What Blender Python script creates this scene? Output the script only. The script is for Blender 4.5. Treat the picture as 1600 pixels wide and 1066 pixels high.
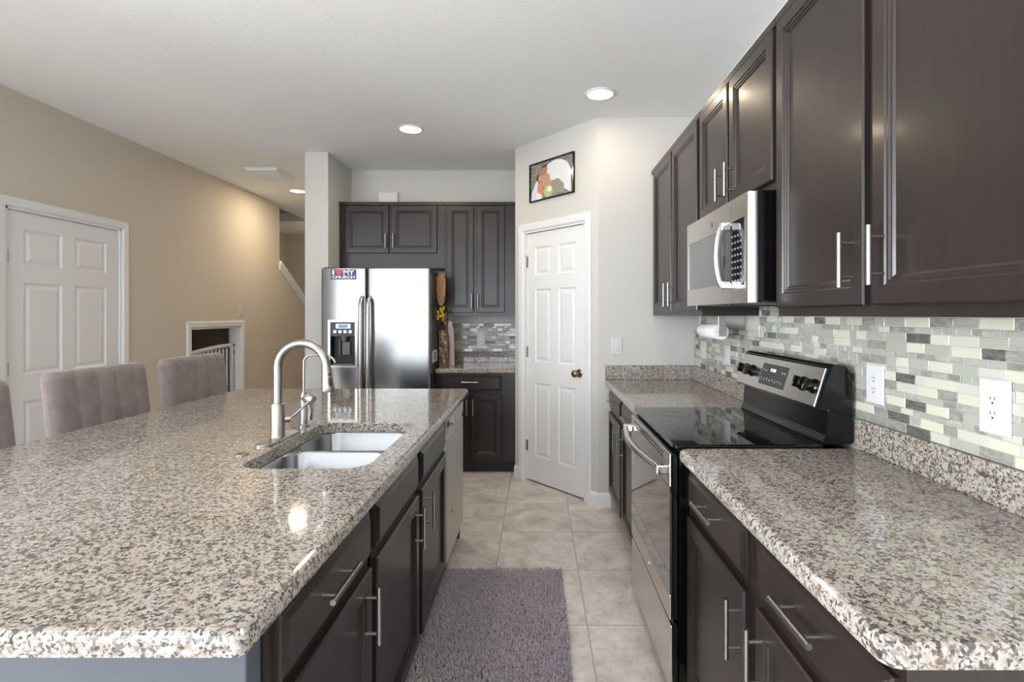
import bpy, bmesh, math, random
from mathutils import Vector, Matrix

for o in list(bpy.data.objects):
    bpy.data.objects.remove(o, do_unlink=True)
SC = bpy.context.scene
COL = SC.collection
R = random.Random(7)

# ------------------------------------------------------------------ camera
H = 1.365            # eye height
F = 835.0            # focal length in pixels of a 1600 px wide frame
PX, PY = 838.0, 492.0   # vanishing point
cd = bpy.data.cameras.new('camera')
cd.sensor_width = 36.0
cd.lens = F / 1600.0 * 36.0
cd.shift_x = -(PX - 800.0) / 1600.0
cd.shift_y = -(533.0 - PY) / 1600.0
cd.clip_start = 0.05
cam = bpy.data.objects.new('camera', cd)
COL.objects.link(cam)
cam.location = (0, 0, H)
cam.rotation_euler = (math.pi / 2, 0, 0)
SC.camera = cam

# ------------------------------------------------------------------ light and exposure
SC.view_settings.view_transform = 'Standard'
SC.view_settings.look = 'None'
SC.view_settings.gamma = 1.0
SC.view_settings.use_curve_mapping = False
SC.view_settings.exposure = 0.27

def lin(r, g, b):
    f = lambda c: (c / 255.0) / 12.92 if c <= 10 else (((c / 255.0) + 0.055) / 1.055) ** 2.4
    return (f(r), f(g), f(b), 1.0)

w = bpy.data.worlds.new('sky')
SC.world = w
w.use_nodes = True
w.node_tree.nodes['Background'].inputs[0].default_value = lin(214, 232, 255)
w.node_tree.nodes['Background'].inputs[1].default_value = 2.6

def area_light(name, loc, rot, sx, sy, power, col, shape='RECTANGLE'):
    l = bpy.data.lights.new(name, 'AREA')
    l.shape = shape
    l.size = sx
    if shape == 'RECTANGLE':
        l.size_y = sy
    l.energy = power
    l.color = col
    o = bpy.data.objects.new(name, l)
    COL.objects.link(o)
    o.location = loc
    o.rotation_euler = rot
    return o

# daylight through the wide windows of the living area behind the camera, plus an added light on the left
area_light('daylight_rear', (-1.05, -6.45, 1.32), (math.radians(90), 0, 0), 3.7, 2.2, 120, (0.92, 0.965, 1.0))
area_light('daylight_rear', (-4.9, -6.45, 1.32), (math.radians(90), 0, 0), 2.9, 2.2, 120, (0.92, 0.965, 1.0))
area_light('fill_left', (-6.95, -1.2, 1.32), (math.radians(90), 0, math.radians(-90)), 3.3, 2.2, 600, (0.93, 0.97, 1.0))  # added fill from the unseen left side, for the right wall

# ------------------------------------------------------------------ materials
def mat(name, col=(0.5, 0.5, 0.5, 1), rough=0.5, metal=0.0, spec=0.5, coat=0.0, coat_rough=0.1, sheen=0.0, trans=0.0, ior=None, emit=None, estr=0.0):
    m = bpy.data.materials.new(name)
    m.use_nodes = True
    p = m.node_tree.nodes['Principled BSDF']
    p.inputs['Base Color'].default_value = col
    p.inputs['Roughness'].default_value = rough
    p.inputs['Metallic'].default_value = metal
    p.inputs['Specular IOR Level'].default_value = spec
    p.inputs['Coat Weight'].default_value = coat
    p.inputs['Coat Roughness'].default_value = coat_rough
    p.inputs['Sheen Weight'].default_value = sheen
    p.inputs['Transmission Weight'].default_value = trans
    if ior:
        p.inputs['IOR'].default_value = ior
    if emit:
        p.inputs['Emission Color'].default_value = emit
        p.inputs['Emission Strength'].default_value = estr
    return m

class NT:
    def __init__(s, m):
        s.t = m.node_tree
        s.p = s.t.nodes['Principled BSDF']
    def n(s, typ, **kw):
        x = s.t.nodes.new(typ)
        for k, v in kw.items():
            setattr(x, k, v)
        return x
    def l(s, a, b):
        s.t.links.new(a, b)
    def math(s, op, a, b=None, c=None):
        x = s.n('ShaderNodeMath', operation=op)
        for i, v in enumerate((a, b, c)):
            if v is None:
                continue
            if isinstance(v, (int, float)):
                x.inputs[i].default_value = v
            else:
                s.l(v, x.inputs[i])
        return x.outputs[0]
    def mix(s, fac, a, b, blend='MIX'):
        x = s.n('ShaderNodeMix', data_type='RGBA', blend_type=blend)
        for sock, v in ((x.inputs[0], fac), (x.inputs[6], a), (x.inputs[7], b)):
            if isinstance(v, (int, float)):
                sock.default_value = v
            elif isinstance(v, tuple):
                sock.default_value = v
            else:
                s.l(v, sock)
        return x.outputs[2]
    def pos(s):
        return s.n('ShaderNodeTexCoord').outputs['Object']
    def scaled(s, vec, sc):
        x = s.n('ShaderNodeMapping')
        x.inputs['Scale'].default_value = sc
        s.l(vec, x.inputs['Vector'])
        return x.outputs[0]
    def noise(s, vec, scale, detail=3, rough=0.5, dist=0.0):
        x = s.n('ShaderNodeTexNoise')
        s.l(vec, x.inputs['Vector'])
        x.inputs['Scale'].default_value = scale
        x.inputs['Detail'].default_value = detail
        x.inputs['Roughness'].default_value = rough
        x.inputs['Distortion'].default_value = dist
        return x
    def ramp(s, fac, stops, interp='LINEAR'):
        x = s.n('ShaderNodeValToRGB')
        x.color_ramp.interpolation = interp
        e = x.color_ramp.elements
        while len(e) < len(stops):
            e.new(0.5)
        for k, (p, c) in enumerate(stops):
            e[k].position = p
            e[k].color = c
        s.l(fac, x.inputs[0])
        return x.outputs[0]
    def bump(s, h, strength=0.2, dist=0.01):
        x = s.n('ShaderNodeBump')
        x.inputs['Strength'].default_value = strength
        x.inputs['Distance'].default_value = dist
        s.l(h, x.inputs['Height'])
        s.l(x.outputs[0], s.p.inputs['Normal'])

def paint(name, col, rough=0.7, bump=0.05, scale=180):
    m = mat(name, col, rough, spec=0.3)
    t = NT(m)
    n = t.noise(t.pos(), scale, 3)
    t.bump(n.outputs[0], bump, 0.004)
    return m

M_WALL = paint('wall_greige_paint', lin(201, 199, 195))
M_TAN = paint('wall_tan_paint', lin(205, 196, 182))
M_CEIL = paint('ceiling_paint', lin(243, 245, 244), 0.85, 0.25, 60)
M_TRIM = mat('trim_white_gloss', lin(226, 227, 228), 0.35, spec=0.4)
M_DOORW = mat('door_white_satin', lin(226, 227, 228), 0.4, spec=0.4)
M_PLATE = mat('white_plastic', lin(206, 206, 209), 0.35)
M_SLOT = mat('outlet_slot_dark', lin(60, 58, 55), 0.6)

def make_wood():
    m = mat('espresso_cabinet', lin(38, 32, 31), 0.34, spec=0.34, coat=0.16, coat_rough=0.14)
    t = NT(m)
    p = t.scaled(t.pos(), (55, 55, 2.2))
    n = t.noise(p, 4.0, 4, 0.6)
    c = t.ramp(n.outputs[0], [(0.3, lin(33, 27, 26)), (0.7, lin(42, 35, 33))])
    t.l(c, t.p.inputs['Base Color'])
    t.bump(n.outputs[0], 0.02, 0.002)
    return m
M_WOOD = make_wood()
M_TOE = mat('toe_kick_dark', lin(34, 29, 28), 0.55)

def make_granite():
    m = mat('speckled_granite', (0.5, 0.5, 0.5, 1), 0.06, spec=0.5)
    t = NT(m)
    pos = t.pos()
    nz = t.noise(pos, 90, 2)
    ad = t.n('ShaderNodeVectorMath', operation='MULTIPLY_ADD')
    t.l(nz.outputs['Color'], ad.inputs[0])
    ad.inputs[1].default_value = (0.012, 0.012, 0.012)
    t.l(pos, ad.inputs[2])
    def vor(scale):
        v = t.n('ShaderNodeTexVoronoi')
        v.inputs['Scale'].default_value = scale
        t.l(ad.outputs[0], v.inputs['Vector'])
        s = t.n('ShaderNodeSeparateColor')
        t.l(v.outputs['Color'], s.inputs[0])
        return s
    a = vor(125)
    big = t.noise(pos, 9, 2)
    v0 = t.math('ADD', a.outputs[0], t.math('MULTIPLY', t.math('SUBTRACT', big.outputs[0], 0.5), 0.35))
    c1 = t.ramp(v0, [(0.06, lin(84, 81, 81)), (0.19, lin(122, 115, 110)), (0.31, lin(156, 142, 130)), (0.44, lin(179, 166, 154)), (0.60, lin(191, 185, 178)), (0.85, lin(201, 198, 193))])
    b = vor(235)
    fl = t.ramp(b.outputs[1], [(0.14, (1, 1, 1, 1)), (0.24, (0, 0, 0, 1))])
    c2 = t.mix(fl, c1, lin(70, 67, 67))
    b2 = t.ramp(b.outputs[2], [(0.72, (0, 0, 0, 1)), (0.88, (1, 1, 1, 1))])
    c3 = t.mix(b2, c2, lin(208, 205, 200))
    fine = t.noise(pos, 300, 3, 0.6)
    c3 = t.mix(t.ramp(fine.outputs[0], [(0.40, (0.28, 0.28, 0.28, 1)), (0.62, (0, 0, 0, 1))]), c3, lin(130, 122, 116))
    warm = t.noise(pos, 22, 3, 0.6)
    c3 = t.mix(t.ramp(warm.outputs[0], [(0.52, (0, 0, 0, 1)), (0.75, (0.35, 0.35, 0.35, 1))]), c3, lin(186, 158, 138))
    c3 = t.mix(1.0, c3, (0.75, 0.735, 0.715, 1), 'MULTIPLY')
    t.l(c3, t.p.inputs['Base Color'])
    return m
M_GRAN = make_granite()

def make_floor():
    m = mat('porcelain_floor_tile', (0.6, 0.55, 0.5, 1), 0.35, spec=0.4)
    t = NT(m)
    pos = t.pos()
    sp = t.n('ShaderNodeSeparateXYZ')
    t.l(pos, sp.inputs[0])
    u = t.math('DIVIDE', t.math('SUBTRACT', sp.outputs[0], 0.224), 0.44)
    v = t.math('DIVIDE', t.math('SUBTRACT', sp.outputs[1], 2.854), 0.5055)
    def edge(x, size):
        d = t.math('PINGPONG', x, 0.5)
        return t.math('LESS_THAN', t.math('MULTIPLY', d, size), 0.0028)
    g = t.math('MAXIMUM', edge(u, 0.44), edge(v, 0.5055))
    cell = t.n('ShaderNodeCombineXYZ')
    t.l(t.math('FLOOR', u), cell.inputs[0])
    t.l(t.math('FLOOR', v), cell.inputs[1])
    wn = t.n('ShaderNodeTexWhiteNoise')
    t.l(cell.outputs[0], wn.inputs[0])
    off = t.n('ShaderNodeVectorMath', operation='MULTIPLY_ADD')
    t.l(wn.outputs['Color'], off.inputs[0])
    off.inputs[1].default_value = (9, 9, 9)
    t.l(pos, off.inputs[2])
    n1 = t.noise(off.outputs[0], 5.5, 6, 0.62, 0.5)
    c = t.ramp(n1.outputs[0], [(0.30, lin(190, 179, 173)), (0.46, lin(216, 208, 203)), (0.58, lin(228, 222, 218)), (0.72, lin(238, 234, 231))])
    n2 = t.noise(off.outputs[0], 26, 4, 0.6)
    c = t.mix(t.ramp(n2.outputs[0], [(0.50, (0, 0, 0, 1)), (0.72, (.6, .6, .6, 1))]), c, lin(186, 173, 166))
    c = t.mix(g, c, lin(172, 164, 158))
    t.l(c, t.p.inputs['Base Color'])
    t.bump(t.math('SUBTRACT', 1.0, g), 0.3, 0.003)
    return m
M_FLOOR = make_floor()

def steel(name, col, rough, axis=None, aniso=0.0):
    m = mat(name, col, rough, metal=1.0)
    if axis:
        t = NT(m)
        n = t.noise(t.scaled(t.pos(), axis), 6.0, 3, 0.6)
        r = t.n('ShaderNodeMapRange')
        t.l(n.outputs[0], r.inputs[0])
        r.inputs[3].default_value = rough * 0.93
        r.inputs[4].default_value = rough * 1.08
        t.l(r.outputs[0], t.p.inputs['Roughness'])
    return m
M_STEEL = steel('brushed_stainless', lin(212, 208, 203), 0.26, (3, 3, 180))
M_FRIDGE = steel('stainless_door', lin(142, 142, 141), 0.22, (160, 160, 2))
M_DW = steel('dishwasher_stainless', lin(196, 190, 184), 0.34, (160, 160, 2))
M_SINK = steel('sink_satin_steel', lin(158, 160, 164), 0.3, (90, 90, 90))
M_NICKEL = mat('brushed_nickel', lin(158, 155, 151), 0.33, metal=1.0)
M_CHROME = mat('polished_chrome', lin(215, 216, 218), 0.06, metal=1.0)
M_BRASS = mat('antique_brass', lin(150, 132, 105), 0.25, metal=1.0)
M_BLACK = mat('black_enamel', lin(10, 10, 11), 0.16, spec=0.4)
M_BGLASS = mat('black_glass', lin(12, 12, 13), 0.03, spec=0.6)
M_OVGLASS = mat('tinted_oven_glass', lin(20, 18, 17), 0.03, spec=0.9, coat=1.0, coat_rough=0.02)
M_MWGLASS = mat('grey_mesh_window', lin(84, 86, 86), 0.08, spec=0.6)
M_DGREY = mat('dark_grey_plastic', lin(52, 53, 55), 0.4)
M_FSIDE = mat('fridge_side_grey', lin(58, 58, 61), 0.45)
M_DARKIN = mat('dark_recess', lin(28, 27, 27), 0.5)
M_LCD = mat('display_blue_lit', lin(60, 80, 110), 0.2, emit=lin(120, 160, 210), estr=0.25)
M_LED = mat('display_digits_lit', lin(220, 230, 230), 0.3, emit=lin(225, 235, 235), estr=0.8)
M_MARK = mat('panel_marks_grey', lin(150, 150, 150), 0.5)
M_LENS = mat('lamp_lens_lit', lin(255, 250, 240), 0.5, emit=lin(255, 240, 215), estr=5.0)
M_CLEAR = mat('clear_plastic', lin(235, 242, 242), 0.1, trans=0.75, ior=1.3)
M_PAPER = mat('paper_towel', lin(238, 238, 240), 0.9)
M_BLKMET = mat('black_metal', lin(25, 25, 26), 0.4, metal=0.6)

def make_velvet():
    m = mat('mauve_velvet', lin(152, 138, 134), 0.85, spec=0.15, sheen=0.6)
    m.node_tree.nodes['Principled BSDF'].inputs['Sheen Roughness'].default_value = 0.35
    t = NT(m)
    n = t.noise(t.pos(), 14, 4, 0.6)
    c = t.ramp(n.outputs[0], [(0.3, lin(126, 114, 113)), (0.7, lin(146, 134, 132))])
    t.l(c, t.p.inputs['Base Color'])
    n2 = t.noise(t.pos(), 900, 2)
    t.bump(n2.outputs[0], 0.1, 0.001)
    return m
M_VELVET = make_velvet()

def make_rug():
    m = mat('grey_mauve_shag', lin(130, 118, 122), 0.95, spec=0.1, sheen=0.3)
    t = NT(m)
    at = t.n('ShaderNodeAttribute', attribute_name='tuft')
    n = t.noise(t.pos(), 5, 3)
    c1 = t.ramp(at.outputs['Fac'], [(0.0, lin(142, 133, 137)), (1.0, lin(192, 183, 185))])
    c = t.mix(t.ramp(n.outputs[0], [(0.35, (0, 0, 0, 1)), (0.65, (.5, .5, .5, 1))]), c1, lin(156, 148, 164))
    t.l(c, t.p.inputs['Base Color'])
    return m
M_RUG = make_rug()

# ------------------------------------------------------------------ mesh helpers
class MB:
    """Collects shapes (world coordinates) into one bmesh."""
    def __init__(s):
        s.bm = bmesh.new()
    def box(s, x0, x1, y0, y1, z0, z1, bev=0.0, seg=2):
        x0, x1 = min(x0, x1), max(x0, x1)
        y0, y1 = min(y0, y1), max(y0, y1)
        z0, z1 = min(z0, z1), max(z0, z1)
        m = Matrix.Translation(((x0 + x1) / 2, (y0 + y1) / 2, (z0 + z1) / 2)) @ Matrix.Diagonal((x1 - x0, y1 - y0, z1 - z0, 1))
        r = bmesh.ops.create_cube(s.bm, size=1.0, matrix=m)
        if bev > 0:
            es = set()
            for v in r['verts']:
                es.update(v.link_edges)
            bmesh.ops.bevel(s.bm, geom=list(es), offset=bev, segments=seg, affect='EDGES', profile=0.5)
        return s
    def rings(s, rings, cap0=True, cap1=True, smooth=False, closed=True):
        vs = [[s.bm.verts.new(p) for p in r] for r in rings]
        fs = []
        n = len(vs[0])
        for a, b in zip(vs, vs[1:]):
            for i in range(n if closed else n - 1):
                j = (i + 1) % n
                fs.append(s.bm.faces.new((a[i], a[j], b[j], b[i])))
        for f in fs:
            f.smooth = smooth
        if cap0:
            fs.append(s.bm.faces.new(list(reversed(vs[0]))))
        if cap1:
            fs.append(s.bm.faces.new(vs[-1]))
        bmesh.ops.recalc_face_normals(s.bm, faces=fs)
        return vs
    def tube(s, pts, rad, seg=16, caps=True, smooth=True, flat=None):
        pts = [Vector(p) for p in pts]
        if isinstance(rad, (int, float)):
            rad = [rad] * len(pts)
        rings = []
        up = None
        for i, p in enumerate(pts):
            a = pts[max(i - 1, 0)]
            b = pts[min(i + 1, len(pts) - 1)]
            d = (b - a).normalized()
            if up is None:
                up = Vector((0, 0, 1)) if abs(d.z) < 0.9 else Vector((0, 1, 0))
            sx = d.cross(up).normalized()
            up = sx.cross(d).normalized()
            fl = flat or (1, 1)
            rings.append([p + (sx * math.cos(t) * fl[0] + up * math.sin(t) * fl[1]) * rad[i] for t in [2 * math.pi * k / seg for k in range(seg)]])
        s.rings(rings, caps, caps, smooth)
        return s
    def cyl(s, p0, p1, r, seg=20):
        p0, p1 = Vector(p0), Vector(p1)
        return s.tube([p0, p1], r, seg)
    def lathe(s, prof, c, axis=(0, 0, 1), seg=28, cap0=True, cap1=True):
        """prof: (radius, height along axis)"""
        c = Vector(c)
        ax = Vector(axis).normalized()
        t = Vector((0, 0, 1)) if abs(ax.z) < 0.9 else Vector((1, 0, 0))
        a = ax.cross(t).normalized()
        b = ax.cross(a)
        rings = [[c + ax * h + (a * math.cos(2 * math.pi * k / seg) + b * math.sin(2 * math.pi * k / seg)) * max(r, 1e-4) for k in range(seg)] for r, h in prof]
        s.rings(rings, cap0, cap1, True)
        return s
    def prism(s, poly, f0, f1):
        """poly: list of 2D points; f0,f1 map 2D -> 3D for the two ends"""
        s.rings([[f0(*p) for p in poly], [f1(*p) for p in poly]], True, True)
        return s
    def panel(s, fr, u0, u1, v0, v1, prof):
        """concentric rectangular rings: prof = [(inset, n)], fr(u,v,n)->world"""
        rings = []
        for ins, n in prof:
            rings.append([fr(u0 + ins, v0 + ins, n), fr(u1 - ins, v0 + ins, n), fr(u1 - ins, v1 - ins, n), fr(u0 + ins, v1 - ins, n)])
        s.rings(rings, True, True)
        return s
    def quad(s, pts):
        f = s.bm.faces.new([s.bm.verts.new(p) for p in pts])
        return f
    def done(s, name, m, parent=None, loc=None):
        me = bpy.data.meshes.new(name)
        base = Vector((0, 0, 0))
        if parent is not None:
            base = Vector(BASE[parent.name])
        elif loc is not None:
            base = Vector(loc)
        if base.length > 0:
            bmesh.ops.translate(s.bm, verts=s.bm.verts, vec=-base)
        s.bm.normal_update()
        for e in s.bm.edges:
            lf = e.link_faces
            if len(lf) == 2 and (lf[0].smooth or lf[1].smooth):
                if lf[0].smooth != lf[1].smooth or e.calc_face_angle(0) > 0.75:
                    e.smooth = False
        s.bm.to_mesh(me)
        s.bm.free()
        me.materials.append(m)
        o = bpy.data.objects.new(name, me)
        COL.objects.link(o)
        if parent is not None:
            o.parent = parent
        else:
            o.location = base
        BASE[o.name] = base
        return o
BASE = {}

def thing(name, label, cat, loc=(0, 0, 0), group=None):
    o = bpy.data.objects.new(name, None)
    o.empty_display_size = 0.05
    COL.objects.link(o)
    o.location = loc
    BASE[o.name] = Vector(loc)
    return tag(o, label, cat, group)
def tag(o, label, cat, group=None, kind=None):
    o['label'] = label
    o['category'] = cat
    if group:
        o['group'] = group
    if kind:
        o['kind'] = kind
    return o
def struct(o, label=None, cat=None):
    o['kind'] = 'structure'
    if label:
        o['label'] = label
    if cat:
        o['category'] = cat
    return o
def rrect(x0, x1, y0, y1, r, z, seg=6):
    pts = []
    for cx, cy, a0 in ((x1 - r, y1 - r, 0), (x0 + r, y1 - r, 90), (x0 + r, y0 + r, 180), (x1 - r, y0 + r, 270)):
        for k in range(seg + 1):
            a = math.radians(a0 + 90.0 * k / seg)
            pts.append(Vector((cx + r * math.cos(a), cy + r * math.sin(a), z)))
    return pts

# frames: u,v on the face, n outwards
def face_px(x):   # faces +X
    return lambda u, v, n: Vector((x + n, u, v))
def face_nx(x):   # faces -X
    return lambda u, v, n: Vector((x - n, u, v))
def face_ny(y):   # faces -Y (towards the camera)
    return lambda u, v, n: Vector((u, y - n, v))

DOOR_PROF = [(0, 0), (0, 0.015), (0.004, 0.020), (0.046, 0.020), (0.050, 0.0165), (0.056, 0.0165), (0.060, 0.012), (0.064, 0.012), (0.070, 0.0075)]
DRAWER_PROF = [(0, 0), (0, 0.009), (0.005, 0.013), (0.009, 0.013), (0.019, 0.020)]

def pull(fr, parent, u, v, length, vertical, n0=0.020):
    b = MB()
    h = length / 2
    nb = n0 + 0.034
    if vertical:
        b.cyl(fr(u, v - h, nb), fr(u, v + h, nb), 0.0064, 14)
        for s in (-1, 1):
            b.cyl(fr(u, v + s * h * 0.62, n0 - 0.0005), fr(u, v + s * h * 0.62, nb), 0.0045, 10)
    else:
        b.cyl(fr(u - h, v, nb), fr(u + h, v, nb), 0.0064, 14)
        for s in (-1, 1):
            b.cyl(fr(u + s * h * 0.62, v, n0 - 0.0005), fr(u + s * h * 0.62, v, nb), 0.0045, 10)
    return b.done('pull', M_NICKEL, parent)

def cab_door(fr, root, u0, u1, v0, v1, pu=None, pv=None, plen=0.14):
    b = MB()
    b.panel(fr, u0, u1, v0, v1, DOOR_PROF)
    d = b.done('door', M_WOOD, root)
    if pu is not None:
        pull(fr, d, pu, pv, plen, True)
    return d
def cab_drawer(fr, root, u0, u1, v0, v1, handle=True, plen=0.16, du=0.0):
    b = MB()
    b.panel(fr, u0, u1, v0, v1, DRAWER_PROF)
    d = b.done('drawer', M_WOOD, root)
    if handle:
        pull(fr, d, (u0 + u1) / 2 + du, (v0 + v1) / 2 + 0.012, plen, False)
    return d

# ------------------------------------------------------------------ room shell
HC = 2.77
XL, XR = -3.267, 1.12
YB, YE = 5.20, 3.80
PC0 = Vector((0.442, 3.80, 0))      # right corner of the pantry wall
PC1 = Vector((-0.178, 4.514, 0))    # left corner
YR = -6.5                           # wall behind the camera
b = MB(); b.box(-7.2, 1.4, -6.8, 10.2, -0.1, 0.0)
struct(b.done('floor', M_FLOOR))
b = MB()
b.box(XL - 0.13, 1.4, -6.8, 10.2, HC, HC + 0.12)
b.box(-7.2, XL - 0.13, -6.8, 1.4, HC, HC + 0.12)
b.box(-4.60, XL - 0.13, 1.4, 6.75, HC, HC + 0.12)
b.box(-4.60, XL - 0.13, 8.03, 10.2, HC, HC + 0.12)
struct(b.done('ceiling', M_CEIL))

def wall_y(x0, x1, ya, yb, z0, z1, holes):
    """wall running along Y between x0..x1 with rectangular holes (y0,y1,z0,z1)"""
    b = MB()
    ys = sorted({ya, yb} | {h[0] for h in holes} | {h[1] for h in holes})
    zs = sorted({z0, z1} | {h[2] for h in holes} | {h[3] for h in holes})
    for y0, y1 in zip(ys, ys[1:]):
        run = None
        for za, zb in zip(zs, zs[1:]):
            cy, cz = (y0 + y1) / 2, (za + zb) / 2
            if any(h[0] < cy < h[1] and h[2] < cz < h[3] for h in holes):
                continue
            b.box(x0, x1, y0, y1, za, zb)
    bmesh.ops.remove_doubles(b.bm, verts=b.bm.verts, dist=1e-5)
    return b
# left wall with the white door and the opening of the nook under the stairs
D1 = (3.303, 4.19, 2.02)
NK = (5.05, 5.90, 1.235)
b = wall_y(XL - 0.13, XL, 1.2, 6.8, 0, HC, [(D1[0] - 0.02, D1[1] + 0.02, 0.0, D1[2] + 0.02), (NK[0], NK[1], 0.0, NK[2])])
# knee wall of the stairs, its top falling away from the camera
kz0, kz1, ky1 = 2.0, 1.18, 8.15
b.prism([(6.8, 0), (ky1, 0), (ky1, kz1), (6.8, kz0)], lambda y, z: Vector((XL - 0.13, y, z)), lambda y, z: Vector((XL, y, z)))
struct(b.done('wall_left', M_TAN))
b = MB()
b.prism([(6.79, kz0), (ky1, kz1 - 0.006), (ky1, kz1 + 0.045), (6.79, kz0 + 0.05)], lambda y, z: Vector((XL - 0.16, y, z)), lambda y, z: Vector((XL + 0.03, y, z)))
b.prism([(6.79, kz0 - 0.06), (ky1, kz1 - 0.066), (ky1, kz1), (6.79, kz0)], lambda y, z: Vector((XL - 0.0, y, z)), lambda y, z: Vector((XL + 0.015, y, z)))
struct(b.done('trim_1', M_TRIM), 'white sloping cap on the stair wall at the end of the tan wall', 'trim')
b = MB(); b.box(XR, XR + 0.13, YR, YE + 0.13 + 1.4, 0, HC)
struct(b.done('wall_right', M_WALL))
# walls of the living area behind and to the left of the camera, with window openings
b = MB()
b.box(-7.13, -6.4, YR - 0.13, YR, 0, HC); b.box(-3.4, -2.95, YR - 0.13, YR, 0, HC); b.box(0.85, XR + 0.13, YR - 0.13, YR, 0, HC)
b.box(-6.4, 0.85, YR - 0.13, YR, 2.45, HC); b.box(-6.4, 0.85, YR - 0.13, YR, 0, 0.2)
struct(b.done('wall_rear', M_WALL))
b = MB()
b.box(-7.13, -7.0, YR, -2.9, 0, HC); b.box(-7.13, -7.0, 0.5, 1.33, 0, HC); b.box(-7.13, -7.0, -2.9, 0.5, 2.45, HC); b.box(-7.13, -7.0, -2.9, 0.5, 0, 0.2)
b.box(-7.0, XL - 0.13, 1.2, 1.33, 0, HC)
struct(b.done('wall_living', M_WALL))
def window(name, fr, u0, u1):
    b = MB()
    def bar(a0, a1, c0, c1):
        b.rings([[fr(a0, c0, n), fr(a1, c0, n), fr(a1, c1, n), fr(a0, c1, n)] for n in (-0.10, -0.05)])
    um = (u0 + u1) / 2
    for a0, a1 in ((u0, u0 + 0.05), (um - 0.03, um + 0.03), (u1 - 0.05, u1)):
        bar(a0, a1, 0.2, 2.45)
    bar(u0 + 0.05, u1 - 0.05, 0.2, 0.26); bar(u0 + 0.05, u1 - 0.05, 2.39, 2.45)
    struct(b.done(name, M_TRIM))
window('window_1', lambda u, v, n: Vector((u, YR + n, v)), -2.95, 0.85)
window('window_2', lambda u, v, n: Vector((u, YR + n, v)), -6.4, -3.4)
window('window_3', face_px(-7.0), -2.9, 0.5)  # unseen side window, added for light on the right wall
# end wall of the right counter and the slanted pantry wall as one block
b = MB()
poly = [(PC0.x, PC0.y), (XR - 0.001, YE), (XR - 0.001, YE + 0.12), (PC0.x + 0.06, PC0.y + 0.12)]
b.prism(poly, lambda x, y: Vector((x, y, 0)), lambda x, y: Vector((x, y, HC)))
struct(b.done('wall_end', M_WALL))
dp = (PC1 - PC0).normalized()                 # along the pantry wall, right to left
npn = Vector((dp.y, -dp.x, 0)); npn = npn if npn.y < 0 else -npn      # outwards (towards the kitchen)
LP = (PC1 - PC0).length
def face_p(off=0.0):                              # u measured from the LEFT corner to the right
    return lambda u, v, n: Vector((PC1.x, PC1.y, 0)) - dp * u + npn * (n + off) + Vector((0, 0, v))
# pantry door extents along u
def u_of_px(px):
    k = (px - PX) / F
    # PC1 - dp*u = (k*Y, Y)
    # PC1.x - dp.x*u = k*(PC1.y - dp.y*u)
    return (PC1.x - k * PC1.y) / (dp.x - k * dp.y)
ud0, ud1 = u_of_px(821.0), u_of_px(912.5)
PDH = 2.03
fr = face_p()
b = MB()
def slab(u0, u1, v0, v1, t=0.11):
    b.rings([[fr(u0, v0, 0), fr(u1, v0, 0), fr(u1, v1, 0), fr(u0, v1, 0)], [fr(u0, v0, -t), fr(u1, v0, -t), fr(u1, v1, -t), fr(u0, v1, -t)]])
slab(0, ud0 - 0.012, 0, HC); slab(ud1 + 0.012, LP, 0, HC); slab(ud0 - 0.012, ud1 + 0.012, PDH + 0.02, HC)
# return wall running back to the rear kitchen wall
b.box(PC1.x, PC1.x + 0.11, PC1.y + 0.005, YB, 0, HC)
struct(b.done('wall_pantry', M_WALL))
# rear kitchen wall, wing wall beside the fridge
b = MB(); b.box(-1.80, XR, YB, YB + 0.12, 0, HC)
struct(b.done('wall_back', M_WALL))
b = MB(); b.box(-2.0, -1.80, 4.62, 10.0, 0, HC)
struct(b.done('wall_wing', M_WALL))
b = MB(); b.box(-4.53, -2.0, 9.35, 9.47, 0, 4.2); b.box(-4.53, -4.40, 4.6, 9.35, 0, 4.2)
struct(b.done('wall_stairwell', M_TAN))
b = MB(); b.box(XL - 0.9, XL - 0.135, 4.7, 4.8, 0, 1.6); b.box(XL - 0.9, XL - 0.135, 6.5, 6.6, 0, 1.6)
b.box(XL - 1.0, XL - 0.9, 4.7, 6.6, 0, 1.6); b.box(XL - 1.0, XL - 0.135, 4.7, 6.6, 1.6, 1.7)
struct(b.done('wall_nook', M_TAN))
# upper part of the stair well (open to the floor above)
b = MB()
b.box(-4.40, XL - 0.13, 8.03, 8.15, HC + 0.12, 4.2); b.box(XL - 0.13, XL, 6.7, 8.15, HC + 0.12, 4.2)
b.box(-4.40, XL, 6.6, 6.72, HC + 0.12, 4.2); b.box(-4.53, XL, 6.6, 8.15, 4.2, 4.3)
struct(b.done('wall_upstairs', M_TAN))

# baseboards
def bb_poly(L):
    return [(0, 0), (0.014, 0), (0.014, 0.075), (0.010, 0.09), (0.004, 0.10), (0, 0.10)]
b = MB()
for u0, u1 in ((0.0, ud0 - 0.07), (ud1 + 0.07, LP + 0.006)):
    if u1 > u0 + 0.004:
        b.prism(bb_poly(0), lambda n, v, uu=u0: fr(uu, v, n), lambda n, v, uu=u1: fr(uu, v, n))
b.prism(bb_poly(0), lambda n, v: Vector((PC0.x - 0.004, YE - n, v)), lambda n, v: Vector((0.53, YE - n, v)))
struct(b.done('baseboard_pantry', M_TRIM))
b = MB()
for y0, y1 in ((1.25, D1[0] - 0.09), (D1[1] + 0.09, NK[0] - 0.08), (NK[1] + 0.08, 8.1)):
    b.prism(bb_poly(0), lambda n, v, yy=y0: Vector((XL + n, yy, v)), lambda n, v, yy=y1: Vector((XL + n, yy, v)))
struct(b.done('baseboard_left', M_TRIM))
b = MB()
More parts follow.
